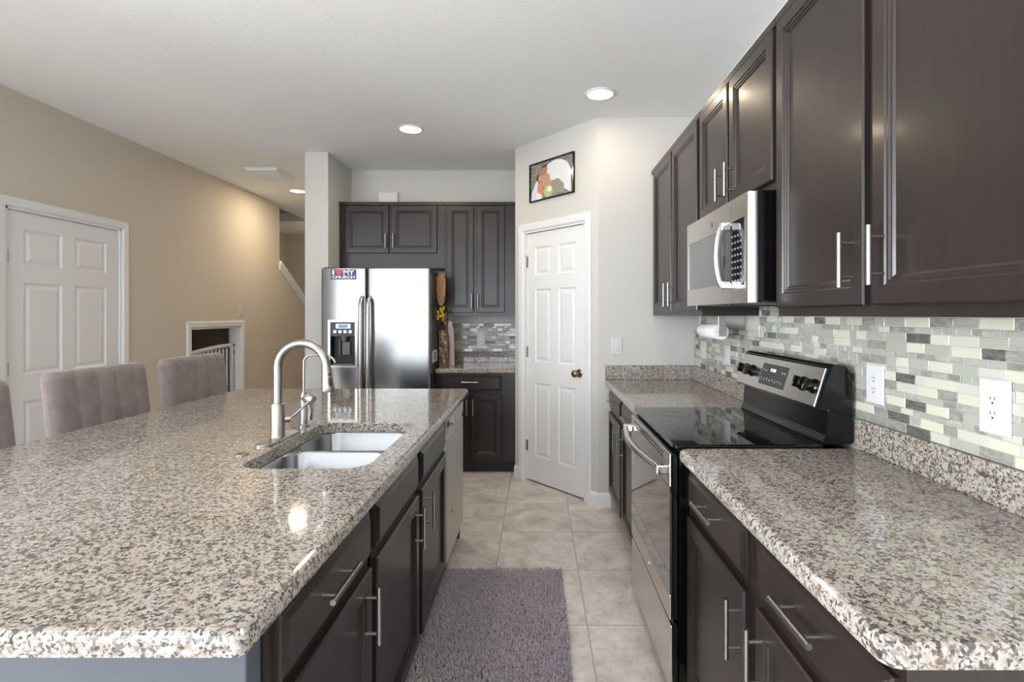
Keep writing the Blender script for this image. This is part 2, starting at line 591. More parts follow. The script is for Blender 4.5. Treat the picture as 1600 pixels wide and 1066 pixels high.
b.prism(bb_poly(0), lambda n, v: Vector((-2.0, 4.62 - n, v)), lambda n, v: Vector((-1.80, 4.62 - n, v)))
struct(b.done('baseboard_wing', M_TRIM))

# casings (profiled)
CAS = [(0, 0), (0, 0.012), (0.010, 0.018), (0.050, 0.015), (0.060, 0.008), (0.064, 0)]
def casing(name, fr, u0, u1, v1, label, floor=True):
    b = MB()
    W = 0.064
    # sides
    def side(sgn, ue):
        ring0 = [fr(ue + sgn * (W - t), 0.0, n) for t, n in CAS]
        ring1 = [fr(ue + sgn * (W - t), v1 + (W - t), n) for t, n in CAS]
        b.rings([ring0, ring1])
    side(-1, u0); side(1, u1)
    r0 = [fr(u0 - (W - t), v1 + (W - t), n) for t, n in CAS]
    r1 = [fr(u1 + (W - t), v1 + (W - t), n) for t, n in CAS]
    b.rings([r0, r1])
    # jamb lining
    for uu, s in ((u0, 1), (u1, -1)):
        b.rings([[fr(uu, 0, 0.003), fr(uu + s * 0.012, 0, 0.003), fr(uu + s * 0.012, v1, 0.003), fr(uu, v1, 0.003)], [fr(uu, 0, -0.11), fr(uu + s * 0.012, 0, -0.11), fr(uu + s * 0.012, v1, -0.11), fr(uu, v1, -0.11)]])
    b.rings([[fr(u0, v1 - 0.012, 0.003), fr(u1, v1 - 0.012, 0.003), fr(u1, v1, 0.003), fr(u0, v1, 0.003)], [fr(u0, v1 - 0.012, -0.11), fr(u1, v1 - 0.012, -0.11), fr(u1, v1, -0.11), fr(u0, v1, -0.11)]])
    return struct(b.done(name, M_TRIM), label, 'trim')
frl = face_px(XL)
casing('trim_2', frl, D1[0] - 0.016, D1[1] + 0.016, D1[2] + 0.016, 'white casing around the six panel door in the tan left wall')
casing('trim_3', frl, NK[0], NK[1], NK[2], 'white casing around the low nook opening in the tan wall')
casing('trim_4', fr, ud0 - 0.012, ud1 + 0.012, PDH + 0.016, 'white casing around the narrow pantry door')

def six_panel(fr, u0, u1, v0, v1, n1, t=0.035, su=0.115, mid=0.10):
    """moulded six panel door; front surface at n1"""
    b = MB()
    W = u1 - u0
    pw = (W - 2 * su - mid) / 2
    us = [u0, u0 + su, u0 + su + pw, u0 + su + pw + mid, u1 - su, u1]
    Ht = v1 - v0
    vs = [v0] + [v0 + Ht * k for k in (0.115, 0.385, 0.455, 0.775, 0.828, 0.945)] + [v1]
    vs = [v0, v0 + 0.20, v0 + 0.80, v0 + 0.97, v0 + 1.56, v0 + 1.67, v0 + 1.90, v1]
    prof = [(0, 0), (0.011, -0.009), (0.020, -0.009), (0.042, -0.002)]
    for i in range(5):
        for j in range(7):
            a0, a1, c0, c1 = us[i], us[i + 1], vs[j], vs[j + 1]
            if i in (1, 3) and j in (1, 3, 5):
                rs = []
                for ins, n in prof:
                    rs.append([fr(a0 + ins, c0 + ins, n1 + n), fr(a1 - ins, c0 + ins, n1 + n), fr(a1 - ins, c1 - ins, n1 + n), fr(a0 + ins, c1 - ins, n1 + n)])
                b.rings(rs, False, True)
            else:
                b.quad([fr(a0, c0, n1), fr(a1, c0, n1), fr(a1, c1, n1), fr(a0, c1, n1)])
    for (ua, va), (ub, vb) in (((u0, v0), (u1, v0)), ((u1, v0), (u1, v1)), ((u1, v1), (u0, v1)), ((u0, v1), (u0, v0))):
        b.quad([fr(ua, va, n1), fr(ua, va, n1 - t), fr(ub, vb, n1 - t), fr(ub, vb, n1)])
    b.quad([fr(u0, v0, n1 - t), fr(u0, v1, n1 - t), fr(u1, v1, n1 - t), fr(u1, v0, n1 - t)])
    bmesh.ops.remove_doubles(b.bm, verts=b.bm.verts, dist=1e-5)
    bmesh.ops.recalc_face_normals(b.bm, faces=b.bm.faces)
    return b
def knob_mesh(fr, u, v, n):
    c = fr(u, v, n); ax = fr(u, v, n + 1) - c
    b = MB()
    b.lathe([(0.031, 0), (0.031, 0.004), (0.024, 0.008), (0.011, 0.012), (0.010, 0.03), (0.020, 0.036), (0.027, 0.046), (0.028, 0.056), (0.024, 0.064), (0.013, 0.069), (0.001, 0.070)], c, ax, 28)
    return b
def hinge(fr, u, v, n, parent, stop=False):
    b = MB()
    b.cyl(fr(u, v - 0.045, n + 0.006), fr(u, v + 0.045, n + 0.006), 0.0065, 10)
    b.rings([[fr(u - 0.001, v - 0.043, n), fr(u + 0.018, v - 0.043, n), fr(u + 0.018, v + 0.043, n), fr(u - 0.001, v + 0.043, n)], [fr(u - 0.001, v - 0.043, n + 0.003), fr(u + 0.018, v - 0.043, n + 0.003), fr(u + 0.018, v + 0.043, n + 0.003), fr(u - 0.001, v + 0.043, n + 0.003)]])
    if stop:
        b.cyl(fr(u, v + 0.048, n + 0.006), fr(u - 0.045, v + 0.05, n + 0.03), 0.004, 8)
        b.cyl(fr(u, v + 0.048, n + 0.006), fr(u + 0.02, v + 0.05, n + 0.02), 0.004, 8)
    return b.done('hinge', M_NICKEL, parent)
d = six_panel(frl, D1[0], D1[1], 0.012, D1[2], -0.012).done('door_1', M_DOORW)
struct(d, 'white six panel door in the tan left wall', 'door')
for v in (0.3, 1.03, 1.73):
    hinge(frl, D1[0] - 0.004, v, -0.012, d)
knob_mesh(frl, D1[1] - 0.07, 0.93, -0.012).done('knob', M_BRASS, d)
d = six_panel(fr, ud0, ud1, 0.014, PDH, -0.016, su=0.10, mid=0.085).done('door_2', M_DOORW)
struct(d, 'narrow white six panel pantry door in the slanted wall', 'door')
hinge(fr, ud0 - 0.002, 0.29, -0.016, d); hinge(fr, ud0 - 0.002, 1.06, -0.016, d); hinge(fr, ud0 - 0.002, 1.80, -0.016, d, True)
knob_mesh(fr, ud1 - 0.062, 0.93, -0.016).done('knob', M_BRASS, d)

# ------------------------------------------------------------------ base cabinets
HT = 0.905
SLAB = 0.04
ZC = HT - SLAB
DZ = (0.712, 0.838)     # drawer
DO = (0.125, 0.685)     # door
def base_cabinet(facing, frame, back, y0, y1, label, group, name='base_cabinet', toe=0.075):
    """carcass with face frame at coordinate `frame`, running y0..y1 along the counter"""
    sg = 1 if facing == '+x' else -1
    root = thing(name, label, 'cabinet', ((frame + back) / 2, (y0 + y1) / 2, 0), group)
    b = MB()
    b.box(back, frame, y0, y1, 0.10, ZC)
    body = b.done('carcass', M_WOOD, root)
    b = MB(); b.box(back, frame - sg * toe, y0 + 0.001, y1 - 0.001, 0, 0.0995)
    b.done('toe_kick', M_TOE, root)
    return root, (face_px(frame) if sg > 0 else face_nx(frame))
G_IS = 'cabinets of the island'
FI = -0.462; BI = -1.05
r_, f_ = base_cabinet('+x', FI, BI, 0.915, 1.465, 'dark base cabinet at the near end of the island, one drawer over one door', G_IS)
cab_drawer(f_, r_, 0.940, 1.442, *DZ, True, 0.17, -0.035)
cab_door(f_, r_, 0.940, 1.442, *DO, 1.385, 0.585, 0.15)
# sink base: open box so that the bowls hang inside
root = thing('sink_base_cabinet', 'wide dark sink base cabinet of the island with two doors and two false fronts', 'cabinet', (FI - 0.3, 2.05, 0), G_IS)
b = MB()
b.box(BI, FI, 1.467, 1.485, 0.10, ZC); b.box(BI, FI, 2.617, 2.635, 0.10, ZC)
b.box(BI, FI, 1.467, 2.635, 0.10, 0.118); b.box(BI, BI + 0.012, 1.467, 2.635, 0.10, ZC)
b.box(FI - 0.018, FI, 1.467, 2.635, 0.10, ZC)
b.done('carcass', M_WOOD, root)
b = MB(); b.box(BI, FI - 0.075, 1.468, 2.634, 0, 0.0995); b.done('toe_kick', M_TOE, root)
f_ = face_px(FI)
for y0, y1, hy in ((1.492, 2.020, 1.955), (2.075, 2.612, 2.135)):
    b = MB(); b.panel(f_, y0, y1, *DZ, DRAWER_PROF); b.done('false_front', M_WOOD, root)
    cab_door(f_, root, y0, y1, *DO, hy, 0.585, 0.15)
# island end panels and back
root = thing('kitchen_island', 'dark panels closing the near end, far end and seating side of the island', 'panel', (-0.95, 2.1, 0))
b = MB(); b.box(-1.42, FI - 0.008, 0.865, 0.913, 0, ZC, 0.002, 1); b.done('end_panel', mat('daylit_end_panel', lin(78, 84, 92), 0.35), root)  # bluish daylight is put into the near panel's colour
b = MB(); b.box(-1.42, FI - 0.008, 3.250, 3.298, 0, ZC, 0.002, 1); b.done('end_panel', M_WOOD, root)
b = MB(); b.box(-1.42, -1.40, 0.914, 3.249, 0, ZC); b.done('back_panel', M_WOOD, root)

G_RN = 'base cabinets of the right run'
FR_, BR_ = 0.528, 1.118
r_, f_ = base_cabinet('-x', FR_, BR_, 1.291, 1.842, 'dark base cabinet of the right run standing just nearer than the range', G_RN)
cab_drawer(f_, r_, 1.312, 1.805, *DZ)
cab_door(f_, r_, 1.312, 1.805, *DO, 1.335, 0.58, 0.15)
r_, f_ = base_cabinet('-x', FR_, BR_, 0.762, 1.289, 'dark base cabinet at the near end of the right run, in the bottom right corner', G_RN)
cab_drawer(f_, r_, 0.775, 1.243, *DZ)
cab_door(f_, r_, 0.775, 1.243, *DO, 1.207, 0.58, 0.15)
r_, f_ = base_cabinet('-x', FR_, BR_, 2.612, 3.225, 'dark base cabinet of the right run standing just beyond the range', G_RN)
cab_drawer(f_, r_, 2.655, 3.20, *DZ)
cab_door(f_, r_, 2.655, 3.20, *DO, 3.14, 0.585, 0.15)
r_, f_ = base_cabinet('-x', FR_, BR_, 3.227, 3.785, 'dark base cabinet of the right run touching the end wall by the pantry door', G_RN)
cab_drawer(f_, r_, 3.25, 3.755, *DZ)
cab_door(f_, r_, 3.25, 3.755, *DO, 3.31, 0.585, 0.15)

# back wall base cabinet
FB = 4.595
root = thing('base_cabinet', 'dark base cabinet against the back wall between fridge and pantry', 'cabinet', (-0.53, 4.9, 0))
b = MB(); b.box(-0.862, -0.182, FB, YB - 0.002, 0.10, ZC); b.done('carcass', M_WOOD, root)
b = MB(); b.box(-0.861, -0.183, FB + 0.06, YB - 0.002, 0, 0.0995); b.done('toe_kick', M_TOE, root)
f_ = face_ny(FB)
cab_drawer(f_, root, -0.838, -0.295, DZ[0], 0.842, True, 0.14)
cab_door(f_, root, -0.838, -0.572, *DO, -0.594, 0.575, 0.14)
cab_door(f_, root, -0.562, -0.295, *DO, -0.540, 0.575, 0.14)

# ------------------------------------------------------------------ countertops
NOSE = [(0.008, 0.0), (0.002, 0.003), (0.0, 0.010), (0.0, 0.026), (0.003, 0.034), (0.008, 0.0385), (0.014, 0.040)]
def slab_mesh(x0, x1, y0, y1, r=0.006, hole=None):
    b = MB()
    rings = [rrect(x0 + i, x1 - i, y0 + i, y1 - i, max(r - i * 0.5, 0.003), ZC + z) for i, z in NOSE]
    if hole is None:
        b.rings(rings, True, True, False)
    else:
        vs = b.rings(rings, False, False, False)
        hx0, hx1, hy0, hy1, hr = hole
        hr_ = [rrect(hx0 - 0.003, hx1 + 0.003, hy0 - 0.003, hy1 + 0.003, hr, ZC + 0.040, 8), rrect(hx0, hx1, hy0, hy1, hr, ZC + 0.037, 8), rrect(hx0, hx1, hy0, hy1, hr, ZC, 8)]
        hv = b.rings(hr_, False, False, True)
        for k, (outer, inner) in enumerate(((vs[-1], hv[0]), (vs[0], hv[-1]))):
            es = []
            for loop in (outer, inner):
                for i in range(len(loop)):
                    e = b.bm.edges.get((loop[i], loop[(i + 1) % len(loop)]))
                    es.append(e)
            bmesh.ops.triangle_fill(b.bm, use_beauty=True, edges=es, normal=(0, 0, 1 if k == 0 else -1))
        bmesh.ops.recalc_face_normals(b.bm, faces=b.bm.faces)
    for f in b.bm.faces:
        f.smooth = False
    return b
SX0, SX1, SY0, SY1 = -0.905, -0.515, 1.60, 2.275
root = thing('island_countertop', 'speckled granite top of the island with the sink cut out', 'countertop', (-1.1, 2.0, ZC))
slab_mesh(-1.845, -0.423, 0.772, 3.34, 0.015, (SX0, SX1, SY0, SY1, 0.075)).done('slab', M_GRAN, root)
XS = 1.10    # face of the splash strips on the right
root = thing('countertop', 'speckled granite countertop on the right, nearer than the range', 'countertop', (0.8, 1.3, ZC), 'granite countertops along the walls')
slab_mesh(0.488, XR - 0.002, 0.745, 1.847, 0.03).done('slab', M_GRAN, root)
b = MB(); b.box(XS, XR - 0.002, 0.745, 1.847, HT + 0.0005, HT + 0.102, 0.002, 1); b.done('backsplash_strip', M_GRAN, root)
root = thing('countertop', 'speckled granite countertop on the right, between the range and the end wall', 'countertop', (0.8, 3.2, ZC), 'granite countertops along the walls')
slab_mesh(0.488, XR - 0.002, 2.608, YE - 0.002, 0.006).done('slab', M_GRAN, root)
b = MB(); b.box(XS, XR - 0.002, 2.608, YE - 0.002, HT + 0.0005, HT + 0.102, 0.002, 1); b.done('backsplash_strip', M_GRAN, root)
b = MB(); b.box(0.488, XS - 0.0005, YE - 0.022, YE - 0.002, HT + 0.0005, HT + 0.102, 0.002, 1); b.done('backsplash_strip', M_GRAN, root)
root = thing('countertop', 'small granite countertop against the back wall beside the fridge', 'countertop', (-0.5, 4.9, ZC), 'granite countertops along the walls')
slab_mesh(-0.864, PC1.x - 0.002, 4.56, YB - 0.002, 0.006).done('slab', M_GRAN, root)
b = MB(); b.box(-0.864, PC1.x - 0.002, YB - 0.022, YB - 0.002, HT + 0.0005, HT + 0.102, 0.002, 1); b.done('backsplash_strip', M_GRAN, root)

# ------------------------------------------------------------------ sink
root = thing('sink', 'stainless double bowl sink set into the island top', 'sink', (-0.71, 1.93, 0.68))
def bowl(x0, x1, y0, y1, depth):
    b = MB()
    zt = ZC - 0.0008
    rings = [rrect(x0 - 0.014, x1 + 0.014, y0 - 0.0105, y1 + 0.0105, 0.006, zt, 8), rrect(x0, x1, y0, y1, 0.07, zt - 0.001, 8), rrect(x0 + 0.004, x1 - 0.004, y0 + 0.004, y1 - 0.004, 0.07, zt - 0.006, 8),
             rrect(x0 + 0.010, x1 - 0.010, y0 + 0.010, y1 - 0.010, 0.068, zt - depth + 0.035, 8), rrect(x0 + 0.018, x1 - 0.018, y0 + 0.018, y1 - 0.018, 0.06, zt - depth + 0.010, 8),
             rrect(x0 + 0.045, x1 - 0.045, y0 + 0.045, y1 - 0.045, 0.05, zt - depth, 8)]
    b.rings(rings, False, True, True)
    bmesh.ops.reverse_faces(b.bm, faces=b.bm.faces) if sum(f.normal.z for f in b.bm.faces) < 0 else None
    o = b.done('bowl', M_SINK, root)
    c = ((x0 + x1) / 2, (y0 + y1) / 2, zt - depth)
    d = MB(); d.lathe([(0.045, 0.0005), (0.043, 0.003), (0.036, 0.003), (0.030, 0.001), (0.001, 0.001)], c, (0, 0, 1), 24)
    d.done('drain', M_NICKEL, o)
bowl(SX0 + 0.003, SX1 - 0.003, SY0 + 0.003, 1.948, 0.20)
bowl(SX0 + 0.003, SX1 - 0.003, 1.972, SY1 - 0.003, 0.18)

# ------------------------------------------------------------------ faucets on the island
fx, fy = -0.955, 1.975
root = thing('faucet', 'tall brushed nickel gooseneck faucet with pull-down spray head behind the sink', 'faucet', (fx, fy, HT))
b = MB()
b.rings([rrect(fx - 0.032, fx + 0.032, fy - 0.125, fy + 0.125, 0.0319, HT + z, 8) for z in (0.0005, 0.006)] + [rrect(fx - 0.028, fx + 0.028, fy - 0.121, fy + 0.121, 0.0279, HT + 0.009, 8)], True, True, False)
b.done('deck_plate', M_NICKEL, root)
b = MB()
b.lathe([(0.027, 0.009), (0.0255, 0.014), (0.0245, 0.02), (0.0245, 0.128), (0.023, 0.132), (0.016, 0.133)], (fx, fy, HT), seg=32)
b.done('body', M_NICKEL, root)
b = MB()
rr = 0.0925
pts = [(fx, fy, HT + 0.13), (fx, fy, HT + 0.20), (fx, fy, HT + 0.262)]
for k in range(1, 19):
    a = math.radians(180 - k * 9.9)
    pts.append((fx + rr + rr * math.cos(a), fy - 0.012 * k / 18, HT + 0.262 + rr * math.sin(a)))
b.tube(pts, 0.0152, 20)
b.done('spout', M_NICKEL, root)
e1 = Vector(pts[-1]); dd = (e1 - Vector(pts[-2])).normalized()
dd = Vector((0.075, -0.01, -1.0)).normalized()
b = MB()
b.tube([e1 - dd * 0.004, e1 + dd * 0.002, e1 + dd * 0.024, e1 + dd * 0.05, e1 + dd * 0.082, e1 + dd * 0.088], [0.0162, 0.0168, 0.0175, 0.020, 0.0235, 0.0215], 24)
hd = b.done('spray_head', M_NICKEL, root)
side = Vector((0.72, -0.69, 0.10)).normalized()
side = (side - dd * side.dot(dd)).normalized()
b = MB()
b.lathe([(0.0055, 0.012), (0.0055, 0.0205), (0.004, 0.022)], e1 + dd * 0.024, side, 14)
tn = dd.cross(side).normalized()
ov = []
for h, s in ((0.013, 1.0), (0.0225, 1.0), (0.0245, 0.7)):
    ov.append([e1 + dd * (0.052 + 0.017 * s * math.cos(t)) + tn * (0.0075 * s * math.sin(t)) + side * h for t in [2 * math.pi * k / 20 for k in range(20)]])
b.rings(ov, True, True, True)
b.done('spray_button', M_DGREY, hd)
b = MB()
c0 = Vector((fx + 0.018, fy + 0.012, HT + 0.072))
dh = Vector((0.93, 0.37, 0)).normalized()
b.cyl(c0, c0 + dh * 0.022, 0.0125, 18)
b.tube([c0 + dh * 0.014, c0 + dh * 0.035 + Vector((0, 0, 0.014)), c0 + dh * 0.085 + Vector((0, 0, 0.062))], [0.006, 0.0055, 0.0042], 12)
b.done('lever', M_NICKEL, root)

tx, ty = -0.957, 2.200
root = thing('filtered_water_tap', 'slim nickel drinking water tap with thin curved spout, second tap behind the faucet', 'faucet', (tx, ty, HT))
b = MB(); b.lathe([(0.020, 0.0005), (0.020, 0.006), (0.0135, 0.012), (0.0125, 0.13), (0.008, 0.142)], (tx, ty, HT), seg=24); b.done('body', M_NICKEL, root)
b = MB()
pts = [(tx, ty, HT + 0.14), (tx, ty, HT + 0.235)]
for k in range(0, 11):
    a = math.radians(180 - k * 9)
    pts.append((tx + 0.032 + 0.032 * math.cos(a), ty, HT + 0.262 + 0.032 * math.sin(a)))
for k in range(1, 4):
    pts.append((tx + 0.032 + 0.018 * k, ty, HT + 0.294))
for k in range(0, 9):
    a = math.radians(90 - k * 9)
    pts.append((tx + 0.086 + 0.045 * math.cos(a), ty, HT + 0.249 + 0.045 * math.sin(a)))
b.tube(pts, 0.0048, 12); b.done('spout', M_NICKEL, root)
b = MB()
b.tube([(tx + 0.004, ty, HT + 0.115), (tx + 0.024, ty - 0.012, HT + 0.118), (tx + 0.048, ty - 0.02, HT + 0.112)], [0.016, 0.021, 0.016], 18)
b.tube([(tx + 0.030, ty - 0.012, HT + 0.108), (tx + 0.034, ty - 0.01, HT + 0.075), (tx + 0.030, ty - 0.008, HT + 0.03)], [0.017, 0.012, 0.010], 16)
b.done('valve_handle', M_CHROME, root)
b = MB(); b.lathe([(0.020, 0.0005), (0.020, 0.003), (0.017, 0.0055), (0.001, 0.006)], (-0.965, 1.755, HT), seg=28)
tag(b.done('hole_cover', M_NICKEL, None, (-0.965, 1.755, HT)), 'small flat round metal cap on the island top near the faucet plate', 'cap')

# ------------------------------------------------------------------ dishwasher
root = thing('dishwasher', 'stainless dishwasher built into the far end of the island', 'dishwasher', (-0.75, 2.94, 0))
b = MB(); b.box(-1.05, -0.478, 2.642, 3.243, 0.02, ZC - 0.003); b.done('tub', M_DARKIN, root)
b = MB()
b.box(-0.478, -0.444, 2.645, 3.240, 0.115, 0.752, 0.006, 2)
b.box(-0.478, -0.450, 2.645, 3.240, 0.7525, 0.775, 0.002, 1)
b.box(-0.478, -0.444, 2.645, 2.72, 0.775, 0.858, 0.004, 2); b.box(-0.478, -0.444, 2.90, 3.240, 0.775, 0.858, 0.004, 2)
b.box(-0.478, -0.444, 2.72, 2.90, 0.822, 0.858, 0.003, 1)
b.box(-0.478, -0.470, 2.72, 2.90, 0.775, 0.822)
d = b.done('door', M_DW, root)
b = MB()
for k in range(5):
    b.box(-0.4445, -0.4432, 2.665 + k * 0.011, 2.670 + k * 0.011, 0.80, 0.83)
b.done('vent_slots', M_DARKIN, d)
b = MB(); b.lathe([(0.011, 0), (0.011, 0.0015), (0.009, 0.002)], (-0.4442, 2.82, 0.33), (1, 0, 0), 18); b.done('badge', M_DGREY, d)
b = MB(); b.box(-0.60, -0.53, 2.645, 3.240, 0.0, 0.018); b.box(-0.56, -0.53, 2.645, 3.240, 0.0, 0.11); b.done('toe_panel', M_BLACK, root)

# ------------------------------------------------------------------ upper cabinets
UB, UT = 1.36, 2.385
XU = 0.830     # face frame
def upper(x_or_y, y0, y1, z0, z1, label, group):
    root = thing('wall_cabinet', label, 'cabinet', (0.97, (y0 + y1) / 2, z0), group)
    b = MB(); b.box(XU, XR - 0.0005, y0, y1, z0, z1)
    b.box(XU - 0.012, XR - 0.0005, y0, y1, z1 - 0.028, z1 + 0.004, 0.003, 1)
    b.done('carcass', M_WOOD, root)
    return root
G_U = 'wall cabinets along the right wall'
fu = face_nx(XU)
r_ = upper(0, 2.672, 3.797, UB, UT, 'tall pair of dark wall cabinet doors between the microwave and the end wall', G_U)
cab_door(fu, r_, 3.222, 3.70, UB + 0.028, UT - 0.034, 3.262, UB + 0.125, 0.14)
cab_door(fu, r_, 2.705, 3.195, UB + 0.028, UT - 0.034, 3.15, UB + 0.125, 0.14)
r_ = upper(0, 1.832, 2.670, 1.802, UT, 'short dark wall cabinet with two doors directly above the microwave', G_U)
cab_door(fu, r_, 2.276, 2.655, 1.83, UT - 0.034, 2.318, 1.925, 0.14)
cab_door(fu, r_, 1.842, 2.250, 1.83, UT - 0.034, 2.206, 1.925, 0.14)
r_ = upper(0, 0.80, 1.830, UB, UT, 'nearest and widest dark wall cabinet on the right, over the near counter', G_U)
cab_door(fu, r_, 1.327, 1.808, UB + 0.028, UT - 0.034, 1.37, UB + 0.145, 0.14)
cab_door(fu, r_, 0.815, 1.292, UB + 0.028, UT - 0.034, 1.248, UB + 0.145, 0.14)
# back wall
YU = 4.88
fb = face_ny(YU)
G_B = 'wall cabinets on the back wall'
root = thing('wall_cabinet', 'short dark wall cabinet with two doors above the fridge', 'cabinet', (-1.31, 5.04, 1.79), G_B)
b = MB(); b.box(-1.797, -0.838, YU, YB - 0.0005, 1.79, 2.385); b.box(-1.797, -0.838, YU - 0.012, YB - 0.0005, 2.362, 2.395, 0.003, 1); b.done('carcass', M_WOOD, root)
cab_door(fb, root, -1.745, -1.342, 1.925, 2.360, -1.366, 2.035, 0.13)
cab_door(fb, root, -1.322, -0.903, 1.925, 2.360, -1.297, 2.035, 0.13)
root = thing('wall_cabinet', 'tall dark wall cabinet with two doors between fridge cabinet and pantry corner', 'cabinet', (-0.51, 5.04, UB), G_B)
b = MB(); b.box(-0.836, -0.1795, YU, YB - 0.0005, UB, 2.385); b.box(-0.836, -0.1795, YU - 0.012, YB - 0.0005, 2.362, 2.395, 0.003, 1); b.done('carcass', M_WOOD, root)
cab_door(fb, root, -0.818, -0.570, UB + 0.024, 2.358, -0.585, UB + 0.13, 0.13)
cab_door(fb, root, -0.545, -0.288, UB + 0.024, 2.358, -0.528, UB + 0.13, 0.13)

# ------------------------------------------------------------------ mosaic tile
def tile_mats():
    out = []
    def glass(name, c, rough=0.08):
        return mat(name, c, rough, spec=0.5)
    out.append(glass('tile_cream_glass', lin(198, 197, 180)))
    out.append(glass('tile_pale_glass', lin(190, 190, 180)))
    out.append(glass('tile_sage_glass', lin(164, 166, 155)))
    def stone(name, a, c, rough):
        m = mat(name, a, rough, spec=0.5)
        t = NT(m)
        n = t.noise(t.scaled(t.pos(), (1, 0.45, 1)), 55, 4, 0.6, 1.2)
        t.l(t.ramp(n.outputs[0], [(0.35, a), (0.65, c)]), t.p.inputs['Base Color'])
        t.bump(n.outputs[0], 0.5, 0.004)
        return m
    out.append(stone('tile_grey_stone', lin(150, 150, 142), lin(172, 172, 163), 0.25))
    out.append(stone('tile_mid_grey_stone', lin(126, 126, 120), lin(156, 155, 147), 0.22))
    out.append(stone('tile_dark_stone', lin(80, 79, 76), lin(112, 110, 105), 0.2))
    return out
T_MATS = tile_mats()
M_GROUT = mat('tile_grout', lin(186, 186, 175), 0.8)
def mosaic(name, fr, regions, label, seed, off=0.0):
    """regions: (u0,u1,v0,v1) filled with random strips; one mesh"""
    rg = random.Random(seed)
    bm = bmesh.new()
    rows = [0.0285, 0.0285, 0.0185, 0.0285, 0.0185]
    th = 0.008
    g = 0.0014
    for (u0, u1, va, vb) in regions:
        v = va
        k = 0
        while v < vb - 0.006:
            h2 = h = min(rows[k % 5], vb - v)
            u = u0 - rg.random() * 0.05
            last = -1
            while u < u1 - 0.002:
                L = rg.choice((0.048, 0.07, 0.085, 0.098, 0.098)) if h > 0.02 else rg.choice((0.035, 0.05, 0.05, 0.075))
                a, c = max(u, u0), min(u + L, u1)
                u += L
                if c - a < 0.004:
                    continue
                mi = rg.choice((0, 0, 0, 0, 1, 1, 2, 3, 3, 4, 4, 5, 5)) if h > 0.02 else rg.choice((1, 2, 2, 3, 3, 4))
                if mi == last and mi in (0, 5):
                    mi = rg.choice((1, 2, 3))
                last = mi
                a2, c2, v2, w2 = a + g / 2, c - g / 2, v + g / 2, v + h2 - g / 2
                tt = th + (rg.random() - 0.5) * 0.001
                e = 0.0012
                lo = [bm.verts.new(fr(x, z, 0.0005)) for x, z in ((a2, v2), (c2, v2), (c2, w2), (a2, w2))]
                mid = [bm.verts.new(fr(x, z, tt - e)) for x, z in ((a2, v2), (c2, v2), (c2, w2), (a2, w2))]
                # slightly tilted face so that the strips glint differently
                t1, t2 = (rg.random() - 0.5) * 0.0018, (rg.random() - 0.5) * 0.0018
                hi = [bm.verts.new(fr(x, z, tt + dn)) for (x, z), dn in zip(((a2 + e, v2 + e), (c2 - e, v2 + e), (c2 - e, w2 - e), (a2 + e, w2 - e)), (t1, t2, -t1, -t2))]
                fs = [bm.faces.new(hi)]
                for A, B in ((lo, mid), (mid, hi)):
                    for i in range(4):
                        j = (i + 1) % 4
                        fs.append(bm.faces.new((A[i], A[j], B[j], B[i])))
                for f in fs:
                    f.material_index = mi
            v += h
            k += 1
    for (u0, u1, va, vb) in regions:   # grout bed
        vs = [bm.verts.new(fr(x, z, 0.0055)) for x, z in ((u0, va), (u1, va), (u1, vb), (u0, vb))]
        f = bm.faces.new(vs)
        f.material_index = 6
        vs2 = [bm.verts.new(fr(x, z, 0.0005)) for x, z in ((u0, va), (u1, va), (u1, vb), (u0, vb))]
        for i in range(4):
            j = (i + 1) % 4
            bm.faces.new((vs2[i], vs2[j], vs[j], vs[i])).material_index = 6
    bmesh.ops.recalc_face_normals(bm, faces=bm.faces)
    # make the visible faces point outwards
    nrm = fr(0, 0, 1) - fr(0, 0, 0)
    for f in bm.faces:
        if f.normal.dot(nrm) < -0.5:
            f.normal_flip()
    me = bpy.data.meshes.new(name)
    bm.to_mesh(me); bm.free()
    for m in T_MATS + [M_GROUT]:
        me.materials.append(m)
    o = bpy.data.objects.new(name, me)
    COL.objects.link(o)
    BASE[o.name] = Vector((0, 0, 0))
    return tag(o, label, 'backsplash', 'mosaic tile backsplashes')
TT = 1.287
Z0 = HT + 0.103
mosaic('tile_backsplash', face_nx(XR), [(0.745, 2.668, Z0, UB - 0.001), (1.833, 2.669, UB - 0.001, 1.405), (2.668, 3.775, Z0, TT)], 'long grey and cream mosaic tile strip on the right wall behind the range', 3)
mosaic('tile_backsplash', face_ny(YB), [(-0.864, -0.182, Z0, TT)], 'small mosaic tile patch on the back wall beside the fridge', 11)
# ------------------------------------------------------------------ range
RY0, RY1 = 1.850, 2.603
root = thing('range', 'stainless and black electric range with glass cooktop in the right run', 'stove', (0.8, 2.22, 0))
b = MB()
b.box(0.495, 1.085, RY0, RY1, 0.03, HT - 0.008)
b.box(0.56, 1.05, RY0 + 0.03, RY1 - 0.03, 0.0, 0.03)
b.done('body', M_BLACK, root)
b = MB()
b.rings([rrect(0.474 + i, 1.00 - i, RY0 - 0.0015 + i, RY1 + 0.0015 - i, 0.012, z) for i, z in ((0.004, HT - 0.0075), (0, HT - 0.002), (0, HT + 0.006), (0.004, HT + 0.010))], True, True)
ct = b.done('cooktop', M_BGLASS, root)
M_RING = mat('burner_ring_print', lin(70, 70, 72), 0.3)
for bx, by, br in ((0.62, 2.03, 0.095), (0.62, 2.42, 0.075), (0.86, 2.03, 0.075), (0.86, 2.42, 0.095)):
    b = MB()
    for q in (1.0, 0.62):
        rings = [[Vector((bx + (br * q + dr) * math.cos(t), by + (br * q + dr) * math.sin(t), HT + 0.01045)) for t in [2 * math.pi * k / 48 for k in range(48)]] for dr in (0, 0.0022)]
        b.rings(rings, False, False)
    b.done('burner_ring', M_RING, ct)
